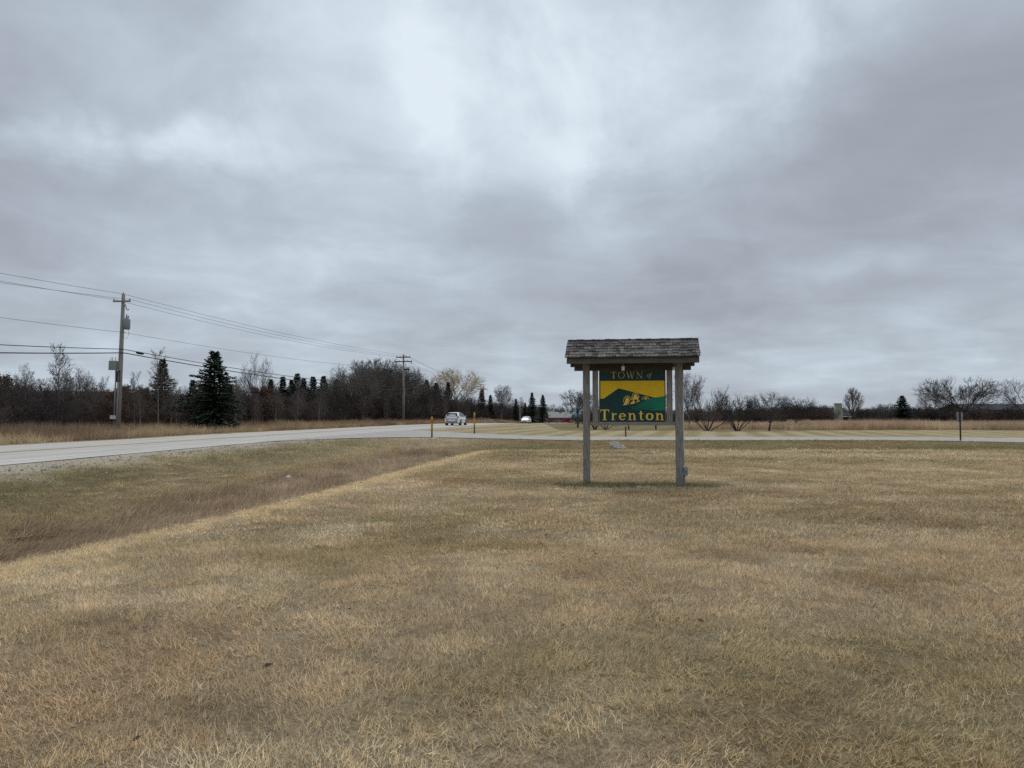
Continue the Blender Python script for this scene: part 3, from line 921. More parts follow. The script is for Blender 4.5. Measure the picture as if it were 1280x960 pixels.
class Tree:
    """recursive branching; level 0 goes to the trunk, the rest to the crown"""
    def __init__(s, seed, H, r0, lens, kids, ang, wob, trop, t0=.3, stems=1, stem_ang=.0, rmin=.006, trunk_frac=1.0, prof=.62, env=None):
        s.prof = prof
        s.r = np.random.default_rng(seed)
        s.lens, s.kids, s.ang, s.wob, s.trop, s.t0, s.rmin = lens, kids, ang, wob, trop, t0, rmin
        s.seg = {0: [], 1: []}; s.tips = []
        for k in range(stems):
            az = 2 * math.pi * (k + .3 * s.r.random()) / stems
            a = stem_ang * (.5 + .7 * s.r.random()) if stems > 1 else .03
            d = np.array([math.sin(a) * math.cos(az), math.sin(a) * math.sin(az), math.cos(a)])
            hh = H * (trunk_frac if stems == 1 else s.r.uniform(.86, 1.0) * trunk_frac)
            s.branch(np.array([.05 * math.cos(az), .05 * math.sin(az), -.1]) if stems > 1 else np.array([0, 0, -.1]), d, hh, r0 if stems == 1 else r0 * .6, 0)
        top = max(q[1][2] for l in s.seg.values() for q in l)
        s.k = H / top
        if env:
            zc, rx, rz, grow = env
            s.k *= grow
            def inside(q, lim):
                p = q[1] * s.k / H
                e = (p[0] ** 2 + p[1] ** 2) / rx ** 2 + ((p[2] - zc) / rz) ** 2
                return e < lim or p[2] < zc - rz * .6
            s.seg[1] = [q for q in s.seg[1] if inside(q, s.r.uniform(.72, 1.12))]
            s.seg[0] = [q for q in s.seg[0] if q[1][2] * s.k < H * .97]
            s.tips = [q for q in s.tips if inside((q, q), 1.0)]

    def branch(s, p, d, L, r, lvl):
        r_ = s.r
        n = [9, 6, 4, 3, 2, 2][lvl]
        pts = [p]; rad = [r]; dirs = [d]
        last = lvl == len(s.kids)
        for i in range(n):
            d = d + r_.normal(0, s.wob[lvl], 3); d[2] += s.trop[lvl]; d /= np.linalg.norm(d)
            p2 = p + d * L / n
            f = (i + 1) / n
            r2 = max(r * (1 - f * (.82 if lvl == 0 else .75)), s.rmin * .7)
            s.seg[0 if lvl == 0 else 1].append((p, p2, max(rad[-1], s.rmin), r2))
            p = p2; pts.append(p); rad.append(r2); dirs.append(d)
        s.tips.append(p)
        if last: return
        nk = s.kids[lvl]
        nk = max(1, int(round(nk * r_.uniform(.75, 1.25))))
        t0 = s.t0 if lvl == 0 else .18
        az = r_.random() * 6.28
        for k in range(nk):
            t = t0 + (1 - t0) * ((k + r_.random()) / nk)
            x = t * n; i = min(int(x), n - 1); f = x - i
            q = pts[i] + (pts[i + 1] - pts[i]) * f
            dd = dirs[i + 1]
            az += 2.4 + r_.normal(0, .35)
            a1 = np.cross(dd, [0.3, .2, 1.0] if abs(dd[2]) < .9 else [1, 0, 0]); a1 /= np.linalg.norm(a1); b1 = np.cross(dd, a1)
            an = s.ang[lvl] * r_.uniform(.75, 1.25)
            nd = dd * math.cos(an) + (a1 * math.cos(az) + b1 * math.sin(az)) * math.sin(an)
            prof = (1 - s.prof * (t - t0) / (1 - t0)) if lvl == 0 else (1 - .5 * t)
            ll = L * s.lens[lvl] * prof * r_.uniform(.7, 1.15)
            s.branch(q, nd, ll, max(rad[i] * .58, s.rmin), lvl + 1)

    def meshes(s, name, mt, mc):
        k = s.k
        out = []
        for l, m, nn in ((0, mt, 6), (1, mc, 3)):
            a = s.seg[l]
            out.append(segs_to_mesh(name + ('_trunk' if l == 0 else '_crown'), [q[0] * k for q in a], [q[1] * k for q in a], [q[2] for q in a], [q[3] for q in a], m, nn))
        return out


def leaves_mesh(name, tips, k, seed, n, size, spread, m):
    r = np.random.default_rng(seed)
    tips = np.array(tips) * k
    c = tips[r.integers(0, len(tips), n)] + r.normal(0, spread, (n, 3))
    u = r.normal(0, 1, (n, 3)); u /= np.linalg.norm(u, axis=1, keepdims=True)
    v = np.cross(u, r.normal(0, 1, (n, 3))); v /= np.linalg.norm(v, axis=1, keepdims=True)
    s = size * r.uniform(.6, 1.3, (n, 1))
    V = np.stack([c - u * s, c + v * s * .55, c + u * s, c - v * s * .55], 1)
    return fast_mesh(name, V.reshape(-1, 3), np.arange(4 * n).reshape(-1, 4), [m])


def conifer_meshes(name, seed, H, R, m, dens=1.0, base=.04, taper=1.0):
    r = np.random.default_rng(seed)
    A, B, W = [], [], []
    z = H * base
    while z < H * .985:
        f = z / H
        Rl = R * (1 - f) ** taper * (1 if f > .12 else .8 + 1.6 * f) + .06
        nb = int(r.integers(6, 9))
        a0 = r.random() * 6.28
        for k in range(nb):
            az = a0 + 6.283 * k / nb + r.normal(0, .18)
            L = Rl * r.uniform(.62, 1.16) * (1 + .22 * math.sin(az * 2 + z * 3.1 + seed))
            up = np.interp(f, [0, .5, 1], [-.22, .05, .7]) + r.normal(0, .06)
            ns = max(3, int(L / .15 * dens))
            for j in range(ns):
                t = (j + .6) / ns
                rr = L * t; zz = z + L * (up * t - .22 * t * t * (1 - f)) + .10 * L * max(0, t - .8)
                c = np.array([rr * math.cos(az), rr * math.sin(az), zz])
                for sgn in (-1, 1):
                    sa = az + sgn * r.uniform(.5, 1.0)
                    sl = (.16 + .26 * (1 - t) * min(1, L)) * r.uniform(.8, 1.25)
                    A.append(c); B.append(c + np.array([math.cos(sa) * sl, math.sin(sa) * sl, -.10 * r.random() - .05])); W.append(.07 * r.uniform(.7, 1.3))
                A.append(c); B.append(c + np.array([math.cos(az) * .2, math.sin(az) * .2, .06 + r.normal(0, .05)])); W.append(.075)
        z += np.interp(f, [0, 1], [.24, .15]) * r.uniform(.8, 1.2)
    A, B, W = np.array(A), np.array(B), np.array(W)[:, None]
    d = B - A
    sd = np.cross(d, [0, 0, 1.]); sd /= np.linalg.norm(sd, axis=1, keepdims=True) + 1e-9
    rl = r.uniform(-.9, .9, (len(A), 1))
    sd = sd * np.cos(rl) + np.array([0, 0, 1.]) * np.sin(rl)
    V = np.stack([A - sd * W * .5, A + d * .55 - sd * W, B, A + d * .55 + sd * W], 1)
    crown = fast_mesh(name + '_crown', V.reshape(-1, 3), np.arange(4 * len(A)).reshape(-1, 4), [m])
    mb = MB().tube([(0, 0, -.1), (0, 0, H * .5), (0, 0, H * .97)], [.035 * H ** .7 + .03, .03 + .012 * H ** .7, .012], 7)
    return new_mesh(name + '_trunk', mb.v, mb.f, M['barkdark']), crown


KITS = {}


def kit(key, H, trunk, crown, extra=None):
    KITS[key] = (H, trunk, crown, extra)


def make_kits():
    # slender young trees with a leader
    for k in range(3):
        t = Tree(200 + k, 8, .085, [.36, .5, .6], [32, 8, 4], [.8, .7, .6], [.03, .09, .10, .10], [.02, .07, .04, .02], t0=.2, rmin=.011)
        kit('slender%d' % k, 8, *t.meshes('slender', M['barkpale'], M['bark']))
    # broad round-headed trees: a short trunk that splits into long rising limbs
    for k in range(4):
        t = Tree(220 + k, 10, .20, [1.45, .50, .62, .62], [10, 11, 7, 4], [.66, .62, .6, .55], [.06, .09, .10, .10, .10], [.02, .05, .05, .04, .03], t0=.5, rmin=.012, trunk_frac=.40, prof=-.15, env=(.57, .44, .43, 1.22))
        kit('round%d' % k, 10, *t.meshes('round', M['bark'], M['barkdark' if k % 2 else 'bark']))
    for k in range(2):      # wide dark field trees
        t = Tree(230 + k, 7, .20, [1.9, .50, .62, .62], [12, 11, 8, 4], [.95, .62, .6, .55], [.06, .09, .10, .10, .10], [.02, .055, .05, .04, .03], t0=.45, rmin=.012, trunk_frac=.32, prof=-.05, env=(.53, .78, .47, 1.3))
        kit('wide%d' % k, 7, *t.meshes('wide', M['barkdark'], M['barkdark']))
    # small orchard-like trees with a short trunk
    for k in range(2):
        t = Tree(240 + k, 4.2, .11, [1.5, .55, .6, .6], [10, 10, 7, 4], [.85, .6, .6, .55], [.05, .10, .10, .10, .10], [.0, .07, .06, .05, .03], t0=.62, rmin=.0095, trunk_frac=.34, prof=-.1, env=(.58, .52, .42, 1.25))
        kit('orchard%d' % k, 4.2, *t.meshes('orchard', M['barkdark'], M['barkdark']))
    # vase-shaped many-stemmed shrubs
    for k in range(3):
        t = Tree(260 + k, 4.5, .09, [.46, .6, .62], [13, 8, 5], [.5, .55, .55], [.06, .08, .10, .10], [.02, .06, .06, .05], t0=.25, stems=10, stem_ang=.85, rmin=.009, env=(.54, .56, .46, 1.25))
        kit('vase%d' % k, 4.5, *t.meshes('vase', M['barkdark'], M['barkdark']))
    # upright oval tree
    t = Tree(280, 6, .11, [.66, .5, .62], [34, 10, 5], [.55, .5, .5], [.03, .06, .08, .08], [.02, .09, .08, .06], t0=.08, rmin=.012, env=(.54, .34, .46, 1.15))
    kit('oval0', 6, *t.meshes('oval', M['barkdark'], M['barkred']))
    # yellowish spreading willow
    t = Tree(290, 11, .30, [1.5, .54, .62, .66], [13, 12, 8, 5], [.66, .65, .6, .5], [.06, .09, .10, .10, .08], [.02, .05, .02, -.02, -.06], t0=.45, rmin=.016, trunk_frac=.38, prof=-.1, env=(.56, .50, .44, 1.25))
    kit('willow0', 11, *t.meshes('willow', M['barkdark'], M['barktan']))
    # young oaks that kept their dead leaves
    for k in range(2):
        t = Tree(300 + k, 5, .08, [.52, .5, .5], [14, 7, 4], [.85, .7, .7], [.04, .10, .14, .18], [.02, .05, .03, .0], t0=.12, rmin=.008)
        tr, cr = t.meshes('oak', M['barkdark'], M['barkred'])
        kit('oak%d' % k, 5, tr, cr, leaves_mesh('oak_leaves', t.tips, t.k, 5 + k, 4200, .075, .14, M['oakleaf']))
    for k, (R, m) in enumerate(((2.75, 'needle'), (2.0, 'needle'), (1.9, 'needleb'), (1.8, 'needley'))):
        kit('spruce%d' % k, 7, *conifer_meshes('spruce', 320 + k, 7, R, M[m], 1.5 if k == 0 else 1.25))


make_kits()


def tree(key, name, label, cat, x, y, h, group=None, rz=None, wid=1.0, seed=0):
    H, tr, cr, ex = KITS[key]
    rr = random.Random(int(x * 131 + y * 57 + seed))
    o = thing(name, label, cat, (x, y, gz(x, y) - .03), rr.random() * 6.28 if rz is None else rz, group)
    k = h / H
    o.scale = (k * wid, k * wid, k)
    link('trunk', tr, o); link('crown', cr, o)
    if ex: link('dead_leaves', ex, o)
    return o


def tree_px(key, name, label, cat, px, Y, top, group=None, wid=1.0, rz=None):
    x = at_x(px, Y)
    h = top_z(top, Y) - gz(x, Y)
    return tree(key, name, label, cat, x, Y, h, group, rz, wid)


def build_wood():
    L = [  # kit, name, label, category, pixel x, distance, pixel y of the top, width factor
        ('oak0', 'young_oak', 'young oak with rusty dead leaves behind the verge, beside a slim bare tree', 'tree', 8, 70, 468, 1.2),
        ('slender0', 'bare_tree', 'slim bare tree with a tall leader standing in the verge grass', 'tree', 72, 62, 428, 1.0),
        ('slender1', 'bare_tree', 'thin bare sapling in the tall grass by the rusty oak', 'tree', 32, 60, 452, .8),
        ('round2', 'bare_tree', 'low round-headed bare tree behind the slim tall-leader tree', 'tree', 94, 80, 455, .8),
        ('slender2', 'bare_tree', 'thin bare tree in front of a dark narrow spruce by the transformer pole', 'tree', 198, 66, 432, .8),
        ('spruce1', 'spruce_tree', 'dark narrow spruce half hidden by a thin bare tree', 'tree', 202, 78, 447, 1.15),
        ('spruce0', 'spruce_tree', 'large dense dark green spruce standing at the verge of the highway', 'tree', 267, 65, 438, 1.4),
        ('spruce1', 'spruce_tree', 'small dark spruce tucked beside the large dense spruce', 'tree', 240, 80, 474, 1.1),
        ('oak1', 'young_oak', 'young rusty-leaved oak just past the transformer pole', 'tree', 178, 70, 484, 1.0),
        ('oak1', 'young_oak', 'wide rusty-leaved oak beyond the large dense spruce', 'tree', 335, 84, 484, 1.5),
        ('round0', 'bare_tree', 'bare oval-headed tree rising above the wood beyond the large spruce', 'tree', 322, 96, 440, .62),
        ('slender1', 'bare_tree', 'pale slim bare tree in front of the row of spruces', 'tree', 372, 78, 474, .8),
        ('round0', 'bare_tree', 'broad bare tree with an open crown at the near end of the tall grove', 'tree', 440, 118, 450, 1.1),
        ('round1', 'bare_tree', 'tallest broad bare tree of the grove beside the crossarm pole', 'tree', 468, 124, 440, 1.05),
        ('round3', 'bare_tree', 'dark dense bare tree right behind the crossarm pole', 'tree', 492, 122, 446, 1.0),
        ('round2', 'bare_tree', 'lower bare tree on the far side of the crossarm pole', 'tree', 522, 140, 463, .8),
        ('willow0', 'willow_tree', 'yellowish bare willow with a wide rounded crown', 'tree', 570, 172, 458, 1.25),
        ('round1', 'bare_tree', 'leaning bare tree with an open crown at the far end of the wood', 'tree', 626, 190, 477, .85),
        ('spruce2', 'spruce_tree', 'dark spruce below the yellowish willow, on its near side', 'tree', 560, 160, 477, 1.0),
        ('spruce2', 'spruce_tree', 'dark ragged spruce beside the pale far utility pole', 'tree', 602, 180, 485, 1.1),
        ('spruce1', 'spruce_tree', 'shorter spruce between the pale far pole and the leaning tree', 'tree', 613, 184, 493, 1.1),
        ('spruce3', 'spruce_tree', 'olive evergreen shrub beside the transformer pole', 'tree', 128, 82, 488, 1.4),
    ]
    for a in L:
        tree_px(a[0], a[1], a[2], a[3], a[4], a[5], a[6], None, a[7])
    g = 'spruces in a row behind the wood edge'
    for px, Y, top in ((288, 100, 480), (338, 104, 473), (353, 108, 470), (364, 112, 474), (371, 108, 466), (379, 110, 472), (391, 112, 470), (404, 112, 469), (420, 116, 474), (533, 150, 474), (527, 146, 480), (545, 152, 478), (431, 118, 480)):
        tree_px('spruce%d' % (1 + px % 2), 'spruce_tree', 'narrow dark spruce in the row at the back of the wood', 'tree', px, Y, top, g, 1.25)
    rng = random.Random(3)
    zones = [(150, 'in the wood before the transformer pole'), (250, 'in the wood between the transformer pole and the large spruce'), (400, 'in the wood beyond the large spruce'),
             (520, 'inside the grove behind the crossarm pole'), (2000, 'in the far end of the wood around the willow')]
    where = lambda px: next(w for lim, w in zones if px < lim)
    kinds = {'round': 'bare round-headed tree', 'slend': 'slim bare tree'}
    for k in range(96):
        Y = rng.uniform(62, 185)
        off = np.interp(Y, [60, 120, 185], [18, 13.0, 13]) + rng.uniform(0, 24)
        x = float(ROAD_C(Y)) - off
        px = 640 + x / Y * 960
        if px < -50: continue
        top = np.interp(px, [-60, 100, 170, 300, 400, 440, 500, 560, 610], [456, 460, 478, 470, 480, 452, 450, 476, 490]) + rng.uniform(-4, 16)
        h = top_z(top, Y) - gz(x, Y)
        if h < 2: continue
        key = rng.choice(['round0', 'round1', 'round2', 'round3', 'slender0', 'slender2'])
        lab = kinds[key[:5]] + ' ' + where(px)
        tree(key, 'bare_tree', lab, 'tree', x, Y, h, lab.replace('tree', 'trees', 1), None, .95)
    for k in range(30):      # slim pale-stemmed saplings at the edge of the wood
        Y = rng.uniform(60, 165)
        x = float(ROAD_C(Y)) - np.interp(Y, [60, 120, 185], [16.5, 12.0, 12]) - rng.uniform(0, 3)
        px = 640 + x / Y * 960
        if px < -40: continue
        lab = 'pale-stemmed sapling at the edge of the wood, ' + where(px).replace('in the wood ', '').replace('in the ', '')
        tree('slender%d' % (k % 3), 'sapling', lab, 'tree', x, Y, rng.uniform(3.2, 5.5), lab.replace('sapling', 'saplings', 1), None, .9)
    for k in range(30):
        Y = rng.uniform(60, 170)
        off = np.interp(Y, [60, 120, 185], [17.5, 12.5, 12.5]) + rng.uniform(0, 10)
        x = float(ROAD_C(Y)) - off
        px = 640 + x / Y * 960
        if px < -60: continue
        lab = 'low rusty-leaved young oak ' + where(px)
        tree('oak%d' % (k % 2), 'young_oak', lab, 'tree', x, Y, rng.uniform(2.4, 4.0), lab.replace('oak', 'oaks', 1), None, 1.2)


build_wood()


def thicket_obj(name, seed, H, m):
    t = Tree(seed, H, .05, [.55, .55, .5], [7, 6, 4], [.5, .6, .6], [.08, .12, .15, .18], [.02, .05, .03, .0], t0=.1, stems=9, stem_ang=.5, rmin=.010)
    P = t.seg[0] + t.seg[1]
    return bpy.data.objects.new(name, segs_to_mesh(name, [q[0] * t.k for q in P], [q[1] * t.k for q in P], [q[2] for q in P], [q[3] for q in P], m))


def build_thicket():
    rng = np.random.default_rng(17)
    coll = hidden_collection('thicket_kit', [thicket_obj('thicket_%d' % k, 400 + k, 3.6, M[m]) for k, m in enumerate(('barkred', 'barkdark', 'barkred', 'barkdark'))])
    X, Y = jit_grid(-95, 12, 52, 215, .34, rng)
    off = ROAD_C(Y) - X
    e = np.interp(Y, [50, 70, 120, 200], [19.5, 18.5, 12.5, 12])
    ok = (off > e + rng.random(len(X)) * 1.5) & (off < e + 24) & (np.abs(X) < .74 * Y + 3)
    X, Y = X[ok], Y[ok]; n = len(X)
    px = 640 + X / Y * 960
    top = np.interp(px, [-60, 100, 170, 300, 400, 480, 560, 620, 700], [484, 492, 496, 492, 498, 494, 502, 512, 518])
    h = np.clip((CAM_Z + (520 - top) / 960 * Y - ground_z(X, Y)) / 3.6, .4, 2.2) * rng.uniform(.55, 1.1, n) * (.62 + .8 * fbm(X, Y, 7, 2, 44))
    rot = np.stack([rng.normal(0, .05, n), rng.normal(0, .05, n), rng.random(n) * 6.28], 1)
    w = np.clip(h, .8, 1.6)
    scatter('thicket', np.stack([X, Y, ground_z(X, Y) - .05], 1), rot, np.stack([w, w, h], 1), np.ones((n, 3)), rng.integers(0, 4, n), coll,
            'dense dark reddish-brown brush filling the roadside wood', 'brush')
    # hedge line and far woods on the right and straight ahead
    Xs, Ys, Hs = [], [], []
    def band(x0, x1, Y0, Y1, n, t0, t1):
        for _ in range(n):
            y = rng.uniform(Y0, Y1); p = rng.uniform(x0, x1); x = at_x(p, y)
            Xs.append(x); Ys.append(y); Hs.append((top_z(rng.uniform(t0, t1), y) - gz(x, y)) / 3.6)
    band(980, 1036, 114, 124, 40, 504, 514)
    band(850, 985, 112, 122, 46, 509, 519)
    band(715, 850, 118, 128, 36, 509, 519)
    band(1215, 1320, 112, 120, 56, 507, 516)
    band(1145, 1225, 112, 120, 40, 504, 516)
    band(1060, 1150, 150, 175, 50, 511, 518)
    band(560, 660, 205, 240, 60, 505, 516)
    X, Y, h = map(np.array, (Xs, Ys, Hs)); n = len(X)
    rot = np.stack([rng.normal(0, .05, n), rng.normal(0, .05, n), rng.random(n) * 6.28], 1)
    w = np.clip(h * 1.2, .8, 2)
    scatter('hedge', np.stack([X, Y, ground_z(X, Y) - .05], 1), rot, np.stack([w, w, h], 1), np.ones((n, 3)), rng.integers(0, 4, n), coll,
            'dark leafless hedge brush behind the tall tan grass', 'brush')
    # far woods along the horizon
    kitc = hidden_collection('far_kit', [bpy.data.objects.new('far_%d' % k, KITS['round%d' % k][2]) for k in range(3)])
    th = rng.uniform(-.95, .95, 900); rr = rng.uniform(330, 640, 900)
    X = np.sin(th) * rr; Y = np.cos(th) * rr
    ok = (X - ROAD_C(Y) < -25) | (X - ROAD_C(Y) > 25); X, Y = X[ok], Y[ok]; n = len(X)
    r = np.hypot(X, Y)
    Z = ground_z(X, Y) + 24 * sstep(420, 900, r) * sstep(-.15, -.5, X / (np.abs(Y) + 50)) + 5 * sstep(500, 1200, r)
    h = rng.uniform(.6, 1.05, n)
    scatter('far_wood', np.stack([X, Y, Z - .3], 1), np.stack([np.zeros(n), np.zeros(n), rng.random(n) * 6.28], 1), np.stack([h * 1.3, h * 1.3, h], 1), np.ones((n, 3)), rng.integers(0, 3, n), kitc,
            'distant bare woods along the horizon', 'woods')


build_thicket()


def build_right_trees():
    L = [
        ('round1', 'bare_tree', 'bare tree rising close behind the right post of the town sign', 'tree', 862, 92, 459, .8),
        ('vase0', 'bare_shrub_tree', 'upright many-stemmed shrub tree, first one clear of the town sign', 'tree', 884, 77, 477, .85),
        ('vase1', 'bare_shrub_tree', 'low spreading many-stemmed shrub next to the round-crowned small tree', 'tree', 921, 77, 489, 1.0),
        ('wide1', 'bare_tree', 'small bare tree with a short trunk and round crown', 'tree', 961, 77, 487, .9),
        ('wide0', 'bare_tree', 'bare small tree rooted in the tall grass beside the round-crowned one', 'tree', 994, 84, 492, 1.0),
        ('oval0', 'bare_tree', 'upright oval bare tree behind the beige chimney', 'tree', 1066, 128, 484, 1.0),
        ('spruce0', 'spruce_tree', 'single small dark green spruce in the tall tan grass', 'tree', 1128, 104, 494, 1.55),
        ('wide0', 'bare_tree', 'wide bare tree behind the grey sign back on its thin post', 'tree', 1203, 108, 467, 1.2),
        ('round0', 'bare_tree', 'paler bare tree leaning beside the wide tree near the small spruce', 'tree', 1165, 116, 480, .8),
        ('wide1', 'bare_tree', 'bare tree by the long dark-roofed building', 'tree', 1286, 112, 470, 1.1),
        ('vase2', 'bare_shrub_tree', 'many-stemmed bush at the foot of the upright oval tree', 'tree', 1084, 126, 507, .9),
        ('orchard1', 'bare_tree', 'bare tree seen beside the left post of the town sign', 'tree', 722, 96, 484, 1.1),
        ('vase2', 'bare_shrub_tree', 'bush seen below the sign panel close to the left post', 'tree', 743, 84, 496, .7),
        ('vase0', 'bare_shrub_tree', 'many-stemmed bush seen under the sign panel, second from the left post', 'tree', 757, 84, 494, .7),
        ('orchard0', 'bare_tree', 'bare tree hidden behind the sign panel, its foot showing by the dark stake', 'tree', 786, 84, 488, .9),
        ('orchard1', 'bare_tree', 'bare tree hidden behind the sign panel, its foot showing near the right post', 'tree', 820, 84, 484, .9),
        ('spruce2', 'spruce_tree', 'narrow dark spruce, nearest to the oncoming car, in the trio by the red barn', 'tree', 645, 196, 498, 1.0),
        ('spruce1', 'spruce_tree', 'tallest spruce in the middle of the trio by the red barn', 'tree', 665, 200, 490, 1.05),
        ('spruce2', 'spruce_tree', 'spruce of the trio standing next to the red barn wall', 'tree', 678.5, 198, 493, 1.1),
        ('spruce1', 'spruce_tree', 'short spruce between the taller ones of the trio', 'tree', 656.5, 202, 503, 1.0),
        ('spruce1', 'spruce_tree', 'small spruce behind the blue-topped shed', 'tree', 722, 215, 510, 1.1),
        ('spruce2', 'spruce_tree', 'small spruce behind the left post of the town sign', 'tree', 729, 215, 512, 1.1),
        ('slender1', 'bare_tree', 'thin pale bare tree between the spruces by the red barn', 'tree', 652, 206, 495, 1.0),
    ]
    for a in L:
        tree_px(a[0], a[1], a[2], a[3], a[4], a[5], a[6], None, a[7])


build_right_trees()


# ================================================================== TOWN SIGN
def arc(cx, cz, rx, rz, a0, a1, n=16):
    return [(cx + rx * math.cos(RAD(a0 + (a1 - a0) * i / n)), cz + rz * math.sin(RAD(a0 + (a1 - a0) * i / n))) for i in range(n + 1)]


def glyph(ch):
    """strokes [(points, width)] in a unit cell and the advance"""
    if ch == 'T': return [([(.37, 0), (.37, .98)], .19), ([(.0, .95), (.74, .95)], .09), ([(.03, .97), (.03, .72)], .055), ([(.71, .97), (.71, .72)], .055), ([(.19, .03), (.55, .03)], .06)], .74
    if ch == 'r': return [([(.15, 0), (.15, .66)], .15), ([(.0, .03), (.33, .03)], .055), ([(.02, .63), (.15, .63)], .055), ([(.2, .42), (.27, .54), (.36, .59), (.46, .56)], [.07, .09, .12, .13])], .50
    if ch == 'e': return [(arc(.28, .33, .215, .285, 5, 325, 22), [.075 + .09 * abs(math.cos(RAD(5 + 320 * i / 22))) ** 1.5 * (1 if i < 20 else .5) for i in range(23)]), ([(.12, .37), (.50, .37)], .06)], .58
    if ch == 'n': return [([(.15, 0), (.15, .66)], .15), ([(.0, .03), (.30, .03)], .055), ([(.02, .63), (.15, .63)], .055), ([(.2, .46), (.29, .58), (.4, .61), (.49, .54), (.52, .4)], [.06, .08, .1, .13, .15]), ([(.52, .42), (.52, 0)], .15), ([(.38, .03), (.67, .03)], .055)], .70
    if ch == 't': return [([(.19, .16), (.19, .86)], .14), ([(.02, .62), (.40, .62)], .065), ([(.19, .2), (.21, .08), (.3, .04), (.40, .08)], [.14, .13, .09, .05])], .43
    if ch == 'o': return [(arc(.31, .33, .235, .285, 0, 360, 26), [.07 + .12 * abs(math.cos(RAD(360 * i / 26))) ** 1.4 for i in range(27)])], .63
    if ch == 'O': return [(arc(.43, .5, .37, .46, 0, 360, 28), [.05 + .075 * abs(math.cos(RAD(360 * i / 28))) ** 1.4 for i in range(29)])], .88
    if ch == 'W': return [([(.08, .98), (.30, 0)], .11), ([(.30, 0), (.52, .9)], .055), ([(.50, .98), (.72, 0)], .11), ([(.72, 0), (.94, .98)], .055), ([(-.02, .97), (.2, .97)], .045), ([(.40, .97), (.6, .97)], .045), ([(.84, .97), (1.04, .97)], .045)], 1.04
    if ch == 'N': return [([(.14, 0), (.14, .98)], .055), ([(.12, .98), (.70, 0)], .11), ([(.70, 0), (.70, .98)], .055), ([(.0, .03), (.28, .03)], .045), ([(.0, .97), (.16, .97)], .045), ([(.56, .97), (.84, .97)], .045)], .86
    if ch == 'i_o': return [([(x + .18 * z, z) for x, z in arc(.22, .32, .17, .27, 0, 360, 18)], [.045 + .05 * abs(math.cos(RAD(20 * i))) for i in range(19)])], .48
    if ch == 'i_f': return [([(.0, -.22), (.07, -.2), (.14, 0), (.26, .62), (.34, .9), (.46, .93)], [.05, .06, .08, .08, .06, .05]), ([(.08, .6), (.42, .6)], .045)], .5


def write(chars, x0, z0, size, total, y, m, parent, thick=.006, xs=1.0):
    gs = [glyph(c) for c in chars]
    gap = (total - sum(g[1] * size * xs for g in gs)) / max(1, len(gs) - 1)
    x = x0
    for g in gs:
        mb = MB()
        for k, (pts, w) in enumerate(g[0]):
            mb.ribbon([(x + p[0] * size * xs, z0 + p[1] * size) for p in pts], [q * size for q in w] if isinstance(w, (list, tuple)) else w * size, y - .0004 * k, y + thick)
        mb.build('letter', m, parent)
        x += g[1] * size * xs + gap


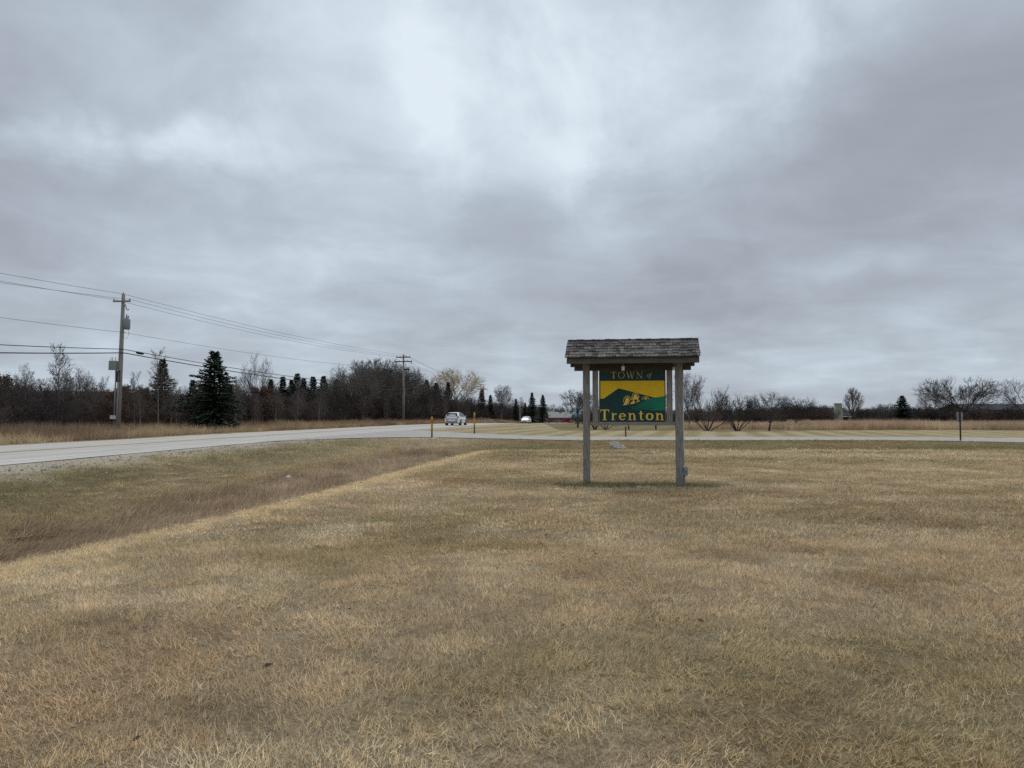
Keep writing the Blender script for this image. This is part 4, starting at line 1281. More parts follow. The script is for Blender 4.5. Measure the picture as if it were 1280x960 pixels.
def build_sign():
    cx, cy = 2.755, 17.6
    gzc = gz(cx, cy)
    t = thing('town_sign', 'roofed wooden town sign with a green and yellow painted panel on two posts', 'sign', (cx, cy, gzc), RAD(-8.5))
    z0 = -gzc
    R = random.Random(5)
    ex, ey, ez, rz_ = 1.475, .62, 2.86, 3.255
    for sx in (-1.045, 1.045):
        o = MB().box(sx - .078, sx + .078, -.078, .078, -.25, 3.05).build('post', M['wood'], t, .008)
    # roof: two board decks, fascias, rafters and a ridge beam
    th = math.atan2(rz_ - ez, ey)
    n_ = (math.sin(th), math.cos(th))
    for sg in (-1, 1):
        ys = [(sg * ey, ez), (0, rz_)]
        thk = .03
        vs = [(-ex + .03, sg * ey, ez), (ex - .03, sg * ey, ez), (ex - .03, 0, rz_), (-ex + .03, 0, rz_)]
        vs2 = [(x, y, z - thk) for x, y, z in vs]
        MB().add(vs + vs2, [(0, 1, 2, 3), (7, 6, 5, 4), (0, 4, 5, 1), (1, 5, 6, 2), (2, 6, 7, 3), (3, 7, 4, 0)]).build('roof_deck', M['deck'], t)
        MB().box(-ex + .02, ex - .02, min(sg * (ey - .05), sg * (ey - .02)), max(sg * (ey - .05), sg * (ey - .02)), ez - .145, ez - .012).build('fascia', M['darkwood'], t, .004)
        for x in (-ex + .035, ex - .065):
            vs = [(x, sg * (ey - .055), ez - .12), (x, sg * (ey - .055), ez - .02), (x, 0, rz_ - .034), (x, 0, rz_ - .15)]
            vs += [(x + .03, y, z) for _, y, z in vs]
            MB().add(vs, [(0, 1, 2, 3), (7, 6, 5, 4), (0, 4, 5, 1), (1, 5, 6, 2), (2, 6, 7, 3), (3, 7, 4, 0)]).build('rake_board', M['darkwood'], t)
    MB().box(-1.30, 1.30, -.06, .06, 3.06, 3.18).build('ridge_beam', M['deck'], t)
    MB().box(-1.32, 1.32, -.045, .004, 2.592 - gzc, 2.74).build('tie_beam', M['deck'], t)
    # shingles of the front slope, one by one
    slope = math.hypot(ey, rz_ - ez) + .03
    nc = 6; exps = slope / nc
    vars_ = []
    for k in range(12):
        w = [.075, .095, .11, .12, .135, .15, .165, .09, .18, .105, .14, .2][k]
        ln = exps * 1.75; b = R.uniform(.022, .036); j = lambda a: R.uniform(-a, a)
        vs = [(0, -.0, 0), (w - .007, j(.007), 0), (w - .007, ln, 0), (0, ln, 0), (0, j(.007), b + j(.005)), (w - .007, j(.007), b + j(.005)), (w - .007, ln, .006), (0, ln, .006)]
        vars_.append((w, new_mesh('shingle', vs, [(0, 3, 2, 1), (4, 5, 6, 7), (0, 1, 5, 4), (1, 2, 6, 5), (2, 3, 7, 6), (3, 0, 4, 7)], M['shingle'])))
    back = MB()
    cs, sn = math.cos(th), math.sin(th)
    for c in range(nc):
        s0 = c * exps - .04
        for sg in (-1, 1):
            x = -ex - R.uniform(0, .02)
            while x < ex - .03:
                w, me = vars_[R.randrange(12)]
                if x + w > ex + .03: w, me = vars_[0]
                off = .012 + R.uniform(0, .006)
                dj = R.uniform(-.012, .012)
                y = -(ey - (s0 + dj) * cs) - n_[0] * off; z = ez + (s0 + dj) * sn + n_[1] * off
                if sg < 0:
                    link('shingle', me, t, (x, y, z), (th - .035 + R.uniform(-.01, .01), R.uniform(-.012, .012), 0))
                else:
                    mt = Matrix.Translation((0, 0, 0)) @ Matrix.Rotation(math.pi, 4, 'Z') @ Matrix.Translation((x, y, z)) @ Matrix.Rotation(th - .035, 4, 'X')
                    back.add([mt @ v.co for v in me.vertices], [tuple(p.vertices) for p in me.polygons])
                x += w
    tag(back.build('back_shingles', M['shingle'], t), kind='stuff')
    x = -ex
    while x < ex - .05:
        w = min(R.uniform(.3, .42), ex - x)
        for sg in (-1, 1):
            p = [(x, sg * .0, rz_ + .042), (x + w - .006, 0, rz_ + .042 + R.uniform(0, .006)), (x + w - .006, sg * .125, rz_ - .065), (x, sg * .125, rz_ - .065)]
            MB().add(p + [(a, b, c + .018) for a, b, c in p], [(0, 1, 2, 3), (7, 6, 5, 4), (0, 4, 5, 1), (1, 5, 6, 2), (2, 6, 7, 3), (3, 7, 4, 0)]).build('ridge_shingle', M['shingle'], t)
        x += w
    # frame and panel
    pb, pt, hw = 1.415 + z0, 2.60 + z0, .755
    for x0 in (-.905, .775):
        MB().box(x0, x0 + .13, -.03, .05, pb - .0, 2.66).build('frame_stile', M['wood'], t, .006)
    MB().box(-.965, .965, -.05, .065, pb - .075, pb - .002).build('bottom_rail', M['rail'], t, .006)
    P = MB().box(-hw, hw, .005, .03, pb, pt).build('sign_panel', M['panel'], t)
    yy = .005
    tr = MB()
    for a in ((-hw, hw, pt - .014, pt), (-hw, -hw + .014, pb, pt - .014), (hw - .014, hw, pb, pt - .014)):
        tr.box(a[0], a[1], yy - .012, yy + .005, a[2], a[3])
    tr.build('panel_trim', M['trim'], P)
    U = lambda x, y: (-hw + (x - 115) / 985 * 2 * hw, pb + (905 - y) / 765 * (pt - pb))
    MB().plate([U(*p) for p in ((135, 560), (135, 297), (1083, 297), (1083, 560))][::-1], yy - .003, yy + .004).build('yellow_sky', M['yellow'], P)
    MB().plate([U(*p) for p in ((134, 594), (270, 500), (395, 414), (412, 408), (430, 412), (620, 462), (790, 508), (945, 548), (1084, 548), (1084, 640), (134, 640))], yy - .006, yy - .001).build('mountain', M['panel'], P)
    MB().plate([U(*p) for p in ((560, 672), (700, 628), (860, 566), (945, 545), (1020, 535), (1084, 524), (1084, 740), (850, 735), (620, 735))], yy - .009, yy - .004).build('green_hill', M['hill'], P)
    for k, pts in enumerate((((540, 690), (700, 655), (880, 600)), ((570, 708), (720, 680), (880, 628)), ((600, 727), (760, 700), (930, 655)), ((700, 735), (850, 712), (1000, 690)), ((540, 672), (640, 655), (800, 600)))):
        MB().ribbon([U(*p) for p in pts], [.024, .017, .003], yy - .0115 - .0003 * k, yy - .006).build('furrow', M['panel'], P)
    # golden arched shapes
    def arch(cx_, cy_, rx, ry, a0, a1, w):
        return [U(cx_ + rx * math.cos(RAD(a)), cy_ - ry * math.sin(RAD(a))) for a in np.linspace(a0, a1, 12)]
    for k, (a, w) in enumerate((((535, 600, 55, 78, 20, 190), .012), ((655, 560, 52, 90, 5, 185), .013), ((803, 575, 52, 42, 10, 190), .012), ((625, 640, 75, 75, 70, 190), .012))):
        MB().ribbon(arch(*a, w), w, yy - .0135 - .0004 * k, yy - .008).build('gold_arch', M['gold'], P)
    for k, poly in enumerate((((470, 658), (500, 610), (512, 560), (535, 535), (562, 560), (555, 600), (525, 655)), ((612, 560), (640, 500), (656, 482), (676, 510), (700, 555), (700, 580), (670, 572), (640, 578), (618, 600)),
                              ((570, 640), (600, 605), (640, 590), (652, 630), (610, 640)), ((665, 620), (680, 590), (715, 585), (720, 600)), ((780, 575), (790, 552), (812, 545), (835, 560), (815, 572)))):
        MB().plate([U(*p) for p in poly][::-1], yy - .0125 - .0003 * k, yy - .008).build('gold_shape', M['gold'], P)
    ux = lambda x: U(x, 0)[0]; uz = lambda y: U(0, y)[1]
    write('Trenton', ux(130), uz(880), uz(720) - uz(880), ux(1075) - ux(130), yy - .008, M['gold'], P, xs=1.12)
    write('TOWN', ux(290), uz(262), uz(160) - uz(262), ux(770) - ux(290), yy - .006, M['palegold'], P, xs=1.15)
    write(['i_o', 'i_f'], ux(825), uz(250), (uz(160) - uz(262)) * .85, ux(905) - ux(825), yy - .006, M['palegold'], P)
    # lamp under the eave, conduit and outlet box
    lm = MB().box(-.235, -.165, -.46, -.39, 2.56, 2.67).build('lamp', M['white'], t, .01)
    MB().tube([(-.2, -.425, 2.67), (-.2, -.425, ez + .07)], .012, 6).build('lamp_stem', M['grey'], lm)
    lm2 = MB().box(.895, .955, -.30, -.24, 2.57, 2.64).build('lamp', M['white'], t, .01)
    MB().tube([(.925, -.27, 2.64), (.925, -.27, ez + .17)], .012, 6).build('lamp_stem', M['grey'], lm2)
    MB().tube([(1.145, -.02, .42), (1.138, -.02, .9), (1.138, -.02, 2.95)], .014, 8).build('conduit', M['white'], t, smooth=True)
    bx = MB().box(1.124, 1.225, -.085, .03, .20, .40).build('outlet_box', M['grey'], t, .01)
    MB().box(1.135, 1.215, -.105, -.083, .30, .385).build('outlet_cover', M['grey'], bx, .006)
    MB().tube([(1.15, -.02, -.1), (1.15, -.02, .20)], .022, 8).build('conduit', M['grey'], t, smooth=True)
    MB().tube([(1.19, -.06, .395), (1.19, -.06, .44)], .018, 8).build('sensor', M['white'], t, smooth=True)


build_sign()


# ================================================================== UTILITY POLES AND WIRES
POLES = [(at_x(147.5, 57), 57.0), (at_x(504, 115), 115.0), (at_x(604.5, 195), 195.0)]


def insulator(mb, x, y, z):
    mb.tube([(x, y, z), (x, y, z + .06), (x, y, z + .10), (x, y, z + .16)], [.02, .05, .035, .03], 8)


def build_poles():
    hd = []
    for i, (x, y) in enumerate(POLES):
        a = POLES[max(i - 1, 0)]; b = POLES[min(i + 1, 2)]
        hd.append(math.atan2(-(b[0] - a[0]), b[1] - a[1]))
    # transformer pole, leaning a little
    x, y = POLES[0]; g = gz(x, y); H = top_z(368, y) - g
    p = thing('utility_pole', 'grey wooden utility pole carrying a transformer and a grey box', 'pole', (x, y, g), hd[0])
    p.rotation_euler = (0, RAD(1.4), hd[0])
    zz = lambda py: top_z(py, y) - g
    MB().tube([(0, 0, -.5), (0, 0, H * .5), (0, 0, H)], [.19, .165, .125], 12).build('pole_shaft', M['pole'], p, smooth=True)
    MB().box(-.75, .75, -.19, -.11, zz(378), zz(376)).build('crossarm', M['pole'], p, .01)
    for sx in (-.68, .68):
        mb = MB(); insulator(mb, sx, -.15, zz(376)); mb.build('insulator', M['grey'], p, smooth=True)
    mb = MB(); insulator(mb, 0, 0, H); mb.build('insulator', M['grey'], p, smooth=True)
    tr = MB().tube([(.47, -.1, zz(412)), (.47, -.1, zz(411)), (.47, -.1, zz(400)), (.47, -.1, zz(398.5))], [.20, .24, .24, .18], 14).build('transformer', M['grey'], p, smooth=True)
    for sx, t_ in ((.40, 393), (.54, 395)):
        MB().tube([(sx, -.1, zz(399)), (sx + .05, -.1, zz(t_))], [.05, .03], 8).build('bushing', M['markdark'], tr, smooth=True)
    MB().box(.1, .30, -.16, -.04, zz(408), zz(406.5)).build('bracket', M['grey'], tr)
    MB().tube([(.13, -.1, zz(383)), (.3, -.1, zz(381)), (.36, -.1, zz(386)), (.5, -.1, zz(388)), (.62, -.1, zz(387))], .03, 6).build('fuse_cutout', M['markdark'], p, smooth=True)
    MB().tube([(.13, -.1, zz(416)), (.38, -.1, zz(416))], .03, 6).build('bracket', M['grey'], p)
    MB().tube([(.6, -.1, zz(412)), (.68, -.1, zz(418)), (.5, -.1, zz(424)), (.2, -.14, zz(421))], .012, 5).build('drop_wire', M['wire'], p, smooth=True)
    bx = MB().box(-.66, -.05, -.46, -.16, zz(463), zz(451.5)).build('equipment_box', mat('box_grey_green', (.30, .33, .31), .6, 3, .1), p, .02)
    MB().box(-.12, .22, -.32, -.15, zz(463.5), zz(452.5)).build('equipment_box', M['grey'], p, .02)
    for sx in (-.6, -.45, -.2):
        MB().tube([(sx, -.3, zz(451.5)), (sx, -.3, zz(447))], .02, 6).build('antenna', M['grey'], bx)
    MB().tube([(-.21, -.16, .0), (-.20, -.20, zz(463))], .055, 8).build('conduit', M['grey'], p, smooth=True)
    MB().tube([(.06, -.24, .0), (.06, -.22, zz(464))], .05, 8).build('conduit', M['grey'], p, smooth=True)
    MB().box(-.12, .12, -.26, -.17, zz(478), zz(464)).build('junction_sleeve', M['markdark'], p, .01)
    MB().box(-.38, .02, -.44, -.2, zz(524), zz(519.5)).build('meter_box', M['white'], p, .02)
    # crossarm pole
    x, y = POLES[1]; g = gz(x, y); H = top_z(443, y) - g
    q = thing('utility_pole', 'utility pole with two wide crossarms in front of the grove', 'pole', (x, y, g), hd[1])
    z2 = lambda py: top_z(py, y) - g
    MB().tube([(0, 0, -.5), (0, 0, H * .5), (0, 0, H)], [.18, .155, .12], 12).build('pole_shaft', M['pole'], q, smooth=True)
    for py, hw in ((446.6, 1.1), (452, 1.35)):
        MB().box(-hw, hw, -.20, -.10, z2(py) - .08, z2(py) + .08).build('crossarm', M['darkwood'], q, .01)
        for sx in (-hw + .08, -hw * .45, hw * .45, hw - .08):
            mb = MB(); insulator(mb, sx, -.15, z2(py) + .08); mb.build('insulator', M['grey'], q, smooth=True)
    MB().tube([(1.3, -.15, z2(452)), (1.3, -.15, z2(455))], .05, 6).build('cutout', M['markdark'], q)
    MB().box(.15, 1.0, -.18, -.06, z2(462.6), z2(461)).build('bracket', M['markdark'], q)
    MB().tube([(.22, -.15, 0), (.22, -.15, z2(486))], .04, 8).build('conduit', M['siding'], q, smooth=True)
    # far pale pole
    x, y = POLES[2]; g = gz(x, y); H = top_z(484, y) - g
    r = thing('utility_pole', 'pale far utility pole at the end of the wood', 'pole', (x, y, g), hd[2])
    MB().tube([(0, 0, -.5), (0, 0, H * .5), (0, 0, H)], [.2, .17, .14], 10).build('pole_shaft', M['siding'], r, smooth=True)
    MB().box(-1.0, 1.0, -.2, -.1, H - .55, H - .4).build('crossarm', M['darkwood'], r)
    # thin light pole near the oncoming car
    y = 150.0; x = at_x(650, y); g = gz(x, y)
    s = thing('marker_pole', 'thin pale pole at the highway edge near the spruce trio', 'pole', (x, y, g))
    MB().tube([(0, 0, -.3), (0, 0, top_z(504, y) - g)], [.07, .05], 8).build('pole_shaft', M['siding'], s, smooth=True)
    MB().tube([(0, 0, top_z(504, y) - g - .02), (0, 0, top_z(504, y) - g + .1)], [.075, .03], 8).build('pole_cap', M['grey'], s)

    # wires: heights by the photo pixel at each pole and at the left frame edge
    def cat(a, b, sag, n=22):
        a, b = Vector(a), Vector(b)
        return [a.lerp(b, i / n) - Vector((0, 0, sag * 4 * (i / n) * (1 - i / n))) for i in range(n + 1)]
    p0, p1, p2 = [Vector((*q_, 0)) for q_ in POLES]
    back = Vector((-34.2, 4.0, 0))
    dirp = (p1 - p0).normalized(); lat = Vector((dirp.y, -dirp.x, 0))
    lean = .24
    def wire(name, label, off0, py0, pyL, off1, py1, py2, rad, m, sag, off2=0):
        a = p0 + lat * (off0 + lean * (544 - py0) / 176); a.z = top_z(py0, a.y)
        b = p1 + lat * off1; b.z = top_z(py1, b.y)
        # left span: pass the frame edge (x = 0) at the given pixel height
        Yl = None
        for k in range(400):
            f = k / 400; w_ = a.lerp(back + lat * off0, f)
            if 640 + w_.x / w_.y * 960 <= 0: Yl = w_.y; fl = f; break
        zl = top_z(pyL, Yl)
        zb = a.z + (zl - a.z) / fl + sag * 4 * (1 - fl)
        e = back + lat * off0; e.z = zb
        pts = cat(e, a, sag)
        pts += cat(a, b, sag)[1:]
        if py2:
            c = p2 + lat * off2; c.z = top_z(py2, c.y)
            pts += cat(b, c, sag)[1:]
        o = MB().tube(pts, rad, 5).build(name, m, None, smooth=True)
        tag(o, label, 'wire', 'overhead wires')
    wire('power_line', 'thin top overhead wire on the tip of the transformer pole', 0, 367.5, 342, 0, 443.5, 485, .013, M['wire'], .5)
    wire('power_line', 'thin overhead wire on the roadward end of the crossarm', .68, 374.5, 353.5, .95, 446, 486, .012, M['wire'], .6, .8)
    wire('power_line', 'thin overhead wire on the wood side end of the crossarm', -.68, 374.5, 351.5, -.95, 446, 486, .012, M['wire'], .6, -.8)
    wire('neutral_line', 'thin neutral wire below the transformer', .12, 415.5, 397, .2, 461, None, .012, M['wire'], .5)
    wire('phone_cable', 'upper black communication cable above the grey box', .16, 436.5, 431, .17, 484, None, .026, M['cable'], .5)
    wire('phone_cable', 'lower thick black communication cable above the grey box', .17, 441, 441, .19, 488, None, .036, M['cable'], .5)
    # splice case on the upper cable
    a = p0 + lat * .4; b = p1 + lat * .17
    w0 = Vector((a.x, a.y, top_z(436.5, a.y))); w1 = Vector((b.x, b.y, top_z(484, b.y)))
    pts = cat(w0, w1, .5)
    i0 = w0.lerp(w1, .022); i0.z -= .5 * 4 * .022 * .978; i1 = w0.lerp(w1, .036); i1.z -= .5 * 4 * .036 * .964
    d = i1 - i0
    mb = MB().tube([i0 - Vector((0, 0, .08)), i0 + d * .15 - Vector((0, 0, .08)), i0 + d * .85 - Vector((0, 0, .08)), i1 - Vector((0, 0, .08))], [.04, .10, .10, .04], 8)
    tag(mb.build('splice_case', M['cable'], None, smooth=True), 'black splice case hanging on the upper cable beside the transformer pole', 'splice case')


build_poles()


# ================================================================== CARS
def build_car(name, label, x, y, rz, body_m, front):
    t = thing(name, label, 'car', (x, y, float(ROAD_Z(y)) + .012), rz)
    # stations along the length (+y is the front): y, half width sill, belt, roof; belt z, roof z, bottom z
    st = [(-2.10, .66, .70, .60, .74, .80, .42), (-2.06, .80, .83, .66, .92, 1.00, .30), (-1.92, .86, .88, .64, 1.00, 1.22, .24), (-1.55, .885, .895, .60, 1.01, 1.46, .20),
          (-.9, .89, .90, .61, .99, 1.515, .20), (-.1, .89, .90, .615, .97, 1.52, .20), (.55, .89, .90, .60, .95, 1.42, .20), (1.05, .885, .885, .62, .94, 1.09, .20),
          (1.45, .875, .865, .66, .90, .965, .20), (1.85, .83, .80, .6, .80, .86, .24), (2.06, .72, .68, .5, .68, .72, .30), (2.12, .60, .58, .42, .60, .64, .36)]
    V, F = [], []
    for (yy, ws, wb, wr, zb, zr, z0) in st:
        half = [(ws * .6, z0), (ws * .95, z0 + .04), (ws, z0 + .2), (wb, (z0 + zb) * .55), (wb * .985, zb), (wr + (wb - wr) * .12, zr - (zr - zb) * .12 - .01), (wr * .85, zr - .008), (0, zr + .012)]
        ring = [(-a, b) for a, b in half[:-1]] + [half[-1]] + [(a, b) for a, b in half[:-1]][::-1]
        V += [(a, yy, b) for a, b in ring]
    n = 15
    for i in range(len(st) - 1):
        for k in range(n):
            F.append((i * n + k, i * n + (k + 1) % n, (i + 1) * n + (k + 1) % n, (i + 1) * n + k))
    F += [tuple(range(n)), tuple(range(len(st) * n - 1, (len(st) - 1) * n - 1, -1))]
    me = new_mesh('body', V, F, body_m, True)
    b = link('body', me, t)
    ss = b.modifiers.new('round', 'SUBSURF'); ss.levels = 1; ss.render_levels = 1
    quad = lambda ps: MB().add(ps, [(0, 1, 2, 3)])
    def pane(nm, ps, off, m=None):
        ps = [Vector(p) for p in ps]; nn = (ps[1] - ps[0]).cross(ps[2] - ps[0]).normalized()
        c = sum(ps, Vector()) / len(ps)
        if nn.dot(c - Vector((0, 0, .9))) < 0: nn = -nn
        mb = MB(); k = len(ps)
        mb.add([p + nn * off for p in ps] + [p - nn * .05 for p in ps], [tuple(range(k)), tuple(range(2 * k - 1, k - 1, -1))] + [(i, i + k, (i + 1) % k + k, (i + 1) % k) for i in range(k)])
        return mb.build(nm, m or M['glass'], t, .006)
    pane('rear_window', [(-.66, -2.015, 1.04), (.66, -2.015, 1.04), (.56, -1.66, 1.40), (-.56, -1.66, 1.40)], .025)
    pane('windscreen', [(-.68, 1.06, 1.02), (.68, 1.06, 1.02), (.56, .52, 1.42), (-.56, .52, 1.42)], .03)
    for sx in (-1, 1):
        pane('side_window', [(sx * .865, -1.45, 1.04), (sx * .875, -.32, 1.02), (sx * .67, -.30, 1.44), (sx * .66, -1.30, 1.41)], .02)
        pane('side_window', [(sx * .875, -.24, 1.02), (sx * .855, .80, 1.0), (sx * .665, .42, 1.38), (sx * .67, -.22, 1.44)], .02)
        pane('tail_light', [(sx * .58, -2.085, .86), (sx * .84, -2.03, .88), (sx * .80, -1.99, 1.04), (sx * .62, -2.05, .98)], .02, M['red'])
        pane('head_light', [(sx * .50, 2.03, .64), (sx * .78, 1.92, .68), (sx * .76, 1.86, .78), (sx * .52, 1.96, .75)], .02, M['lens'])
        MB().box(min(sx * .88, sx * 1.03), max(sx * .88, sx * 1.03), .58, .72, .98, 1.10).build('mirror', body_m, t, .03)
        for yw in (-1.28, 1.30):
            w = MB().tube([(sx * .68, yw, .315), (sx * .70, yw, .315), (sx * .885, yw, .315), (sx * .905, yw, .315)], [.28, .318, .318, .28], 20).build('wheel', M['black'], t, smooth=True)
            MB().tube([(sx * .89, yw, .315), (sx * .912, yw, .315)], [.20, .17], 14).build('rim', M['grey'], w)
            MB().tube([(sx * .70, yw, .34), (sx * .896, yw, .34)], .385, 20).build('wheel_arch', M['markdark'], b)
    MB().box(-.62, .62, -2.13, -2.0, .34, .44).build('bumper_trim', M['markdark'], t, .02)
    MB().box(-.17, .17, -2.125, -2.07, .66, .78).build('number_plate', M['lens'], t)
    MB().box(-.45, .45, 2.03, 2.13, .40, .54).build('grille', M['markdark'], t, .02)
    MB().box(-.52, .52, -1.86, -1.60, 1.455, 1.485).build('spoiler', body_m, t, .01)
    return t


yc = 90.0
xc_ = at_x(567, yc)
sl = (float(ROAD_C(yc + 2)) - float(ROAD_C(yc - 2))) / 4
build_car('hatchback_car', 'white hatchback driving away along the highway', xc_ + .3, yc, -math.atan(sl), M['car'], False)
yc = 163.0
sl = (float(ROAD_C(yc + 2)) - float(ROAD_C(yc - 2))) / 4
build_car('oncoming_car', 'pale silver oncoming car beside the trio of spruces', at_x(657.5, yc), yc, math.pi - math.atan(sl), M['carsilver'], True)


# ================================================================== ROADSIDE THINGS
def marker(px, Y, top, label):
    x = at_x(px, Y); g = gz(x, Y); H = top_z(top, Y) - g
    t = thing('utility_marker', label, 'marker post', (x, Y, g), RAD(12), 'yellow utility markers')
    MB().tube([(0, 0, -.2), (0, 0, H * .36)], .048, 10).build('lower_post', M['markdark'], t, smooth=True)
    MB().tube([(0, 0, H * .34), (0, 0, H * .97), (0, 0, H)], [.062, .062, .045], 12).build('yellow_sleeve', M['marker'], t, smooth=True)
    MB().box(-.055, .055, -.068, -.055, H * .70, H * .86).build('warning_label', M['trim'], t)


marker(540, 47.2, 521, 'yellow-topped marker post on the lawn side of the side road')
marker(593, 57.3, 515.5, 'yellow-topped marker post on the field side of the side road')

x = at_x(782, 57.2); g = gz(x, 57.2)
t = thing('dark_stake', 'short dark stake at the field edge of the side road', 'stake', (x, 57.2, g))
MB().tube([(0, 0, -.15), (0, 0, .72)], .05, 8).build('stake_shaft', M['markdark'], t, smooth=True)
MB().tube([(0, 0, .72), (0, 0, .80)], [.058, .04], 8).build('stake_cap', M['black'], t)

x = at_x(1200, 47.6); g = gz(x, 47.6); H = top_z(515, 47.6) - g
t = thing('road_sign', 'grey back of a small road sign on a thin dark post', 'sign', (x, 47.6, g), RAD(-6))
MB().box(-.04, .04, -.03, .03, -.3, H).build('sign_post', M['markdark'], t, .005)
MB().plate([(-.19, H), (-.19, H - .26), (-.165, H - .60), (.04, H - .60), (.17, H - .45), (.19, H - .26), (.19, H)][::-1], .032, .04).build('sign_plate', M['grey'], t)
for dz in (.12, .48):
    MB().tube([(0, -.045, H - dz), (0, .045, H - dz)], .012, 6).build('bolt', M['grey'], t)

# crumpled cup in the ditch
Y = 22.6; x = at_x(364, Y)
for _ in range(30):
    g = gz(x, Y)
    py = 520 + (CAM_Z - g) / Y * 960
    Y += (py - 602) * .05; x = at_x(364, Y)
R = random.Random(8)
cup = MB(); ring = []
for i, (zc, rr) in enumerate(((0, .055), (.06, .07), (.13, .075), (.17, .085))):
    for k in range(10):
        a = k * .628
        ring.append(((rr + R.uniform(-.018, .018)) * math.cos(a), zc + R.uniform(-.01, .01), (rr + R.uniform(-.018, .018)) * math.sin(a)))
cup.add(ring, [(i * 10 + k, i * 10 + (k + 1) % 10, (i + 1) * 10 + (k + 1) % 10, (i + 1) * 10 + k) for i in range(3) for k in range(10)] + [tuple(range(10))])
tag(cup.build('paper_cup', M['litter'], None, loc=(x, Y, gz(x, Y) + .12), rot=(.1, .2, .9)), 'crumpled white paper cup lying in the ditch', 'litter')

# small red box beside the far pole
Y = 165.0; x = at_x(601, Y); g = gz(x, Y)
t = thing('roadside_box', 'small dark red box with a pale top near the pale far pole', 'box', (x, Y, g))
hb = CAM_Z - g - 3.2 / 960 * Y
MB().box(-.42, .42, -.25, .25, .15, max(.9, hb)).build('box_body', M['barnred'], t, .02)
MB().box(-.50, .50, -.30, .30, max(.9, hb) + .003, max(.9, hb) + .16).build('box_lid', M['siding'], t, .02)
for sx in (-.3, .3):
    MB().box(sx - .05, sx + .05, -.05, .05, -.2, .15).build('leg', M['markdark'], t)


# ================================================================== FAR BUILDINGS
def gable(t, x0, x1, y0, y1, ze, zr, wall_m, roof_m, over=.3, base=-.6):
    ym = (y0 + y1) / 2
    vs = [(x0, y0, base), (x1, y0, base), (x1, y1, base), (x0, y1, base), (x0, y0, ze), (x1, y0, ze), (x1, y1, ze), (x0, y1, ze), (x0, ym, zr), (x1, ym, zr)]
    MB().add(vs, [(0, 1, 5, 4), (1, 2, 6, 9, 5), (2, 3, 7, 6), (3, 0, 4, 8, 7)]).build('wall', wall_m, t)
    sl_ = (zr - ze) / (ym - y0)
    mb = MB()
    for sg, ya in ((-1, y0 - over), (1, y1 + over)):
        za = ze - sl_ * over + .05
        p = [(x0 - over, ya, za), (x1 + over, ya, za), (x1 + over, ym, zr + .05), (x0 - over, ym, zr + .05)]
        mb.add(p + [(a, b, c + .12) for a, b, c in p], [(0, 1, 2, 3), (7, 6, 5, 4), (0, 4, 5, 1), (1, 5, 6, 2), (2, 6, 7, 3), (3, 7, 4, 0)])
    return mb.build('roof', roof_m, t)


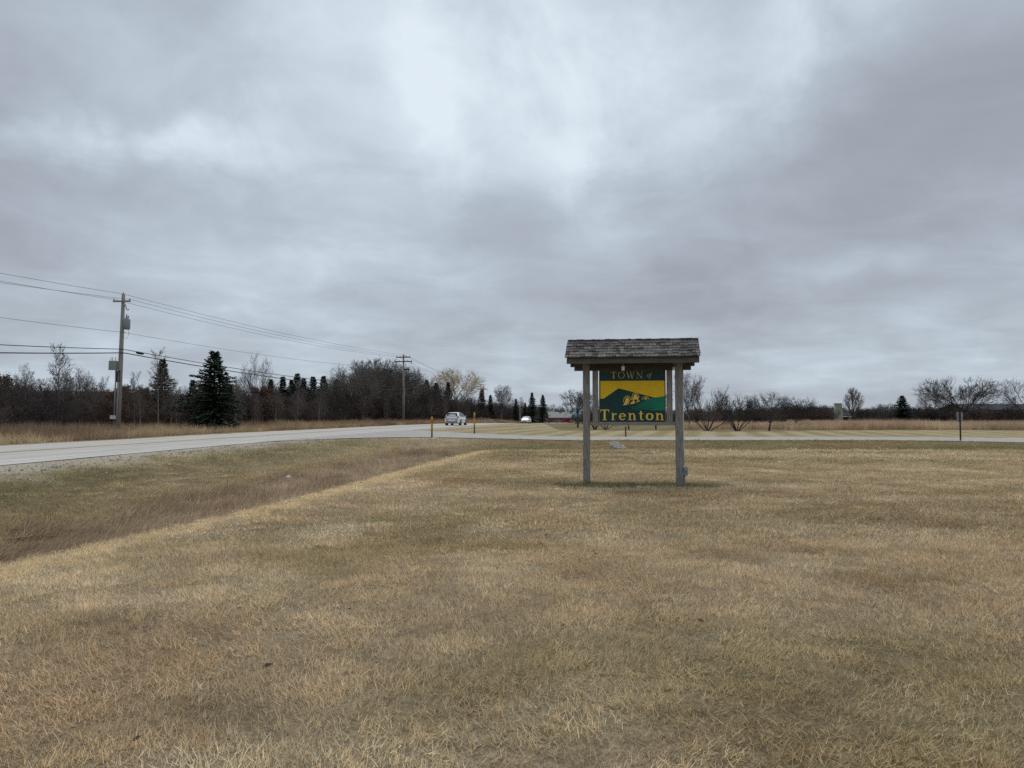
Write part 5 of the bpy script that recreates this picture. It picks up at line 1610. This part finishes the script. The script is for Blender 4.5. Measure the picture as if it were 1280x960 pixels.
def build_far():
    Y = 225.0
    xl, xr_ = at_x(686, Y), at_x(723, Y)
    g = gz((xl + xr_) / 2, Y); zt = lambda p: top_z(p, Y) - g
    t = thing('red_barn', 'long low red barn with a pale grey metal roof', 'barn', ((xl + xr_) / 2, Y, g))
    h = (xr_ - xl) / 2
    rf = gable(t, -h, h, 0, 9, zt(522.6), zt(515.5), M['barnred'], M['metalroof'], .06)
    for sx in (.42, .80):
        MB().box(h * (2 * sx - 1) - .35, h * (2 * sx - 1) + .35, 4.15, 4.85, zt(516), zt(513)).build('cupola', M['darkwood'], rf, .02)
    for sx in (-.7, -.2, .3, .75):
        MB().box(h * sx - .5, h * sx + .5, -.04, .02, .55, 1.15).build('window', M['glass'], t)
    MB().box(-h * .48 - 1.3, -h * .48 + 1.3, -.06, .02, -.3, zt(524.4)).build('barn_door', M['darkwood'], t)
    # blue-topped shed
    Y = 190.0; x = at_x(722.5, Y); g = gz(x, Y); z2 = lambda p: top_z(p, Y) - g
    t = thing('blue_topped_shed', 'small tan shed with a blue roof by the red barn', 'shed', (x, Y, g))
    gable(t, -.95, .95, 0, 2.4, z2(522.5), z2(517.5), M['siding'], M['blue'], .12)
    MB().box(-.35, .35, -.05, .01, -.2, max(.8, z2(525))).build('door', M['darkwood'], t)
    # play things / tables in front of the barn
    Y = 180.0
    for px, lab, m in ((699.5, 'low pale bench table on the grass before the red barn door', M['siding']), (716.5, 'low white-topped table on the grass by the blue-topped shed', M['white'])):
        x = at_x(px, Y); g = gz(x, Y)
        t = thing('picnic_table', lab, 'table', (x, Y, g))
        MB().box(-.8, .8, -.4, .4, .70, .76).build('table_top', m, t)
        for sy in (-.75, .6):
            MB().box(-.8, .8, sy, sy + .15, .42, .46).build('bench', m, t)
        for sx in (-.6, .6):
            MB().add([(sx - .04, -.7, -.1), (sx + .04, -.7, -.1), (sx + .04, -.2, .70), (sx - .04, -.2, .70), (sx - .04, -.6, -.1), (sx + .04, -.6, -.1), (sx + .04, -.1, .70), (sx - .04, -.1, .70)],
                     [(0, 1, 2, 3), (7, 6, 5, 4), (0, 4, 5, 1), (1, 5, 6, 2), (2, 6, 7, 3), (3, 7, 4, 0)]).build('leg', M['markdark'], t)
            MB().add([(sx - .04, .7, -.1), (sx + .04, .7, -.1), (sx + .04, .2, .70), (sx - .04, .2, .70), (sx - .04, .6, -.1), (sx + .04, .6, -.1), (sx + .04, .1, .70), (sx - .04, .1, .70)],
                     [(3, 2, 1, 0), (4, 5, 6, 7), (1, 5, 4, 0), (2, 6, 5, 1), (3, 7, 6, 2), (0, 4, 7, 3)]).build('leg', M['markdark'], t)
    # house with the beige chimney behind the grass
    Y = 140.0
    x0, x1 = at_x(1024, Y), at_x(1064, Y); xm = (x0 + x1) / 2
    g = gz(xm, Y); z3 = lambda p: top_z(p, Y) - g
    t = thing('house', 'low house with a dark roof and a broad beige chimney behind tall grass', 'house', (xm, Y, g))
    rf = gable(t, x0 - xm, x1 - xm, 0, 8, z3(519.5), z3(510.5), M['siding'], M['roofdark'], .35)
    MB().box(x0 - xm - .3, x1 - xm + .3, -.47, -.37, z3(519.5) - .22, z3(519.5) - .06).build('gutter', M['white'], t)
    ca, cb = at_x(1044.3, Y - 1) - xm, at_x(1052.5, Y - 1) - xm
    ch = MB().box(ca, cb, -1.0, -.5, -.5, z3(505)).build('chimney', M['siding'], t, .02)
    for a, b in ((ca - .08, ca - .002), (cb + .002, cb + .08)):
        MB().box(a, b, -1.03, -.5, -.5, z3(506.5)).build('corner_board', M['white'], ch)
    MB().box(ca - .1, cb + .1, -1.08, -.42, z3(505) + .003, z3(505) + .12).build('chimney_cap', M['siding'], ch)
    for sx in (-2.0, 1.9):
        MB().box(sx - .5, sx + .5, -.04, .02, .9, min(2.0, z3(521.5))).build('window', M['glass'], t)
    # long dark-roofed building on the right
    Y = 135.0
    x0, x1 = at_x(1212, Y), at_x(1310, Y); xm = (x0 + x1) / 2
    g = gz(xm, Y); z4 = lambda p: top_z(p, Y) - g
    t = thing('long_shed', 'long building with a low dark roof behind the reddish hedge', 'building', (xm, Y, g))
    gable(t, x0 - xm, x1 - xm, 0, 10, z4(513), z4(505.5), M['roofdark'], M['roofdark'], .4)
    MB().box(x0 - xm - .35, x1 - xm + .35, -.52, -.42, z4(513) - .32, z4(513) - .12).build('gutter', M['grey'], t)
    for k in range(6):
        sx = (x0 - xm) * .8 + k * (x1 - x0) * .16
        MB().box(sx - .5, sx + .5, -.04, .02, 1.1, 2.0).build('window', M['glass'], t)


build_far()
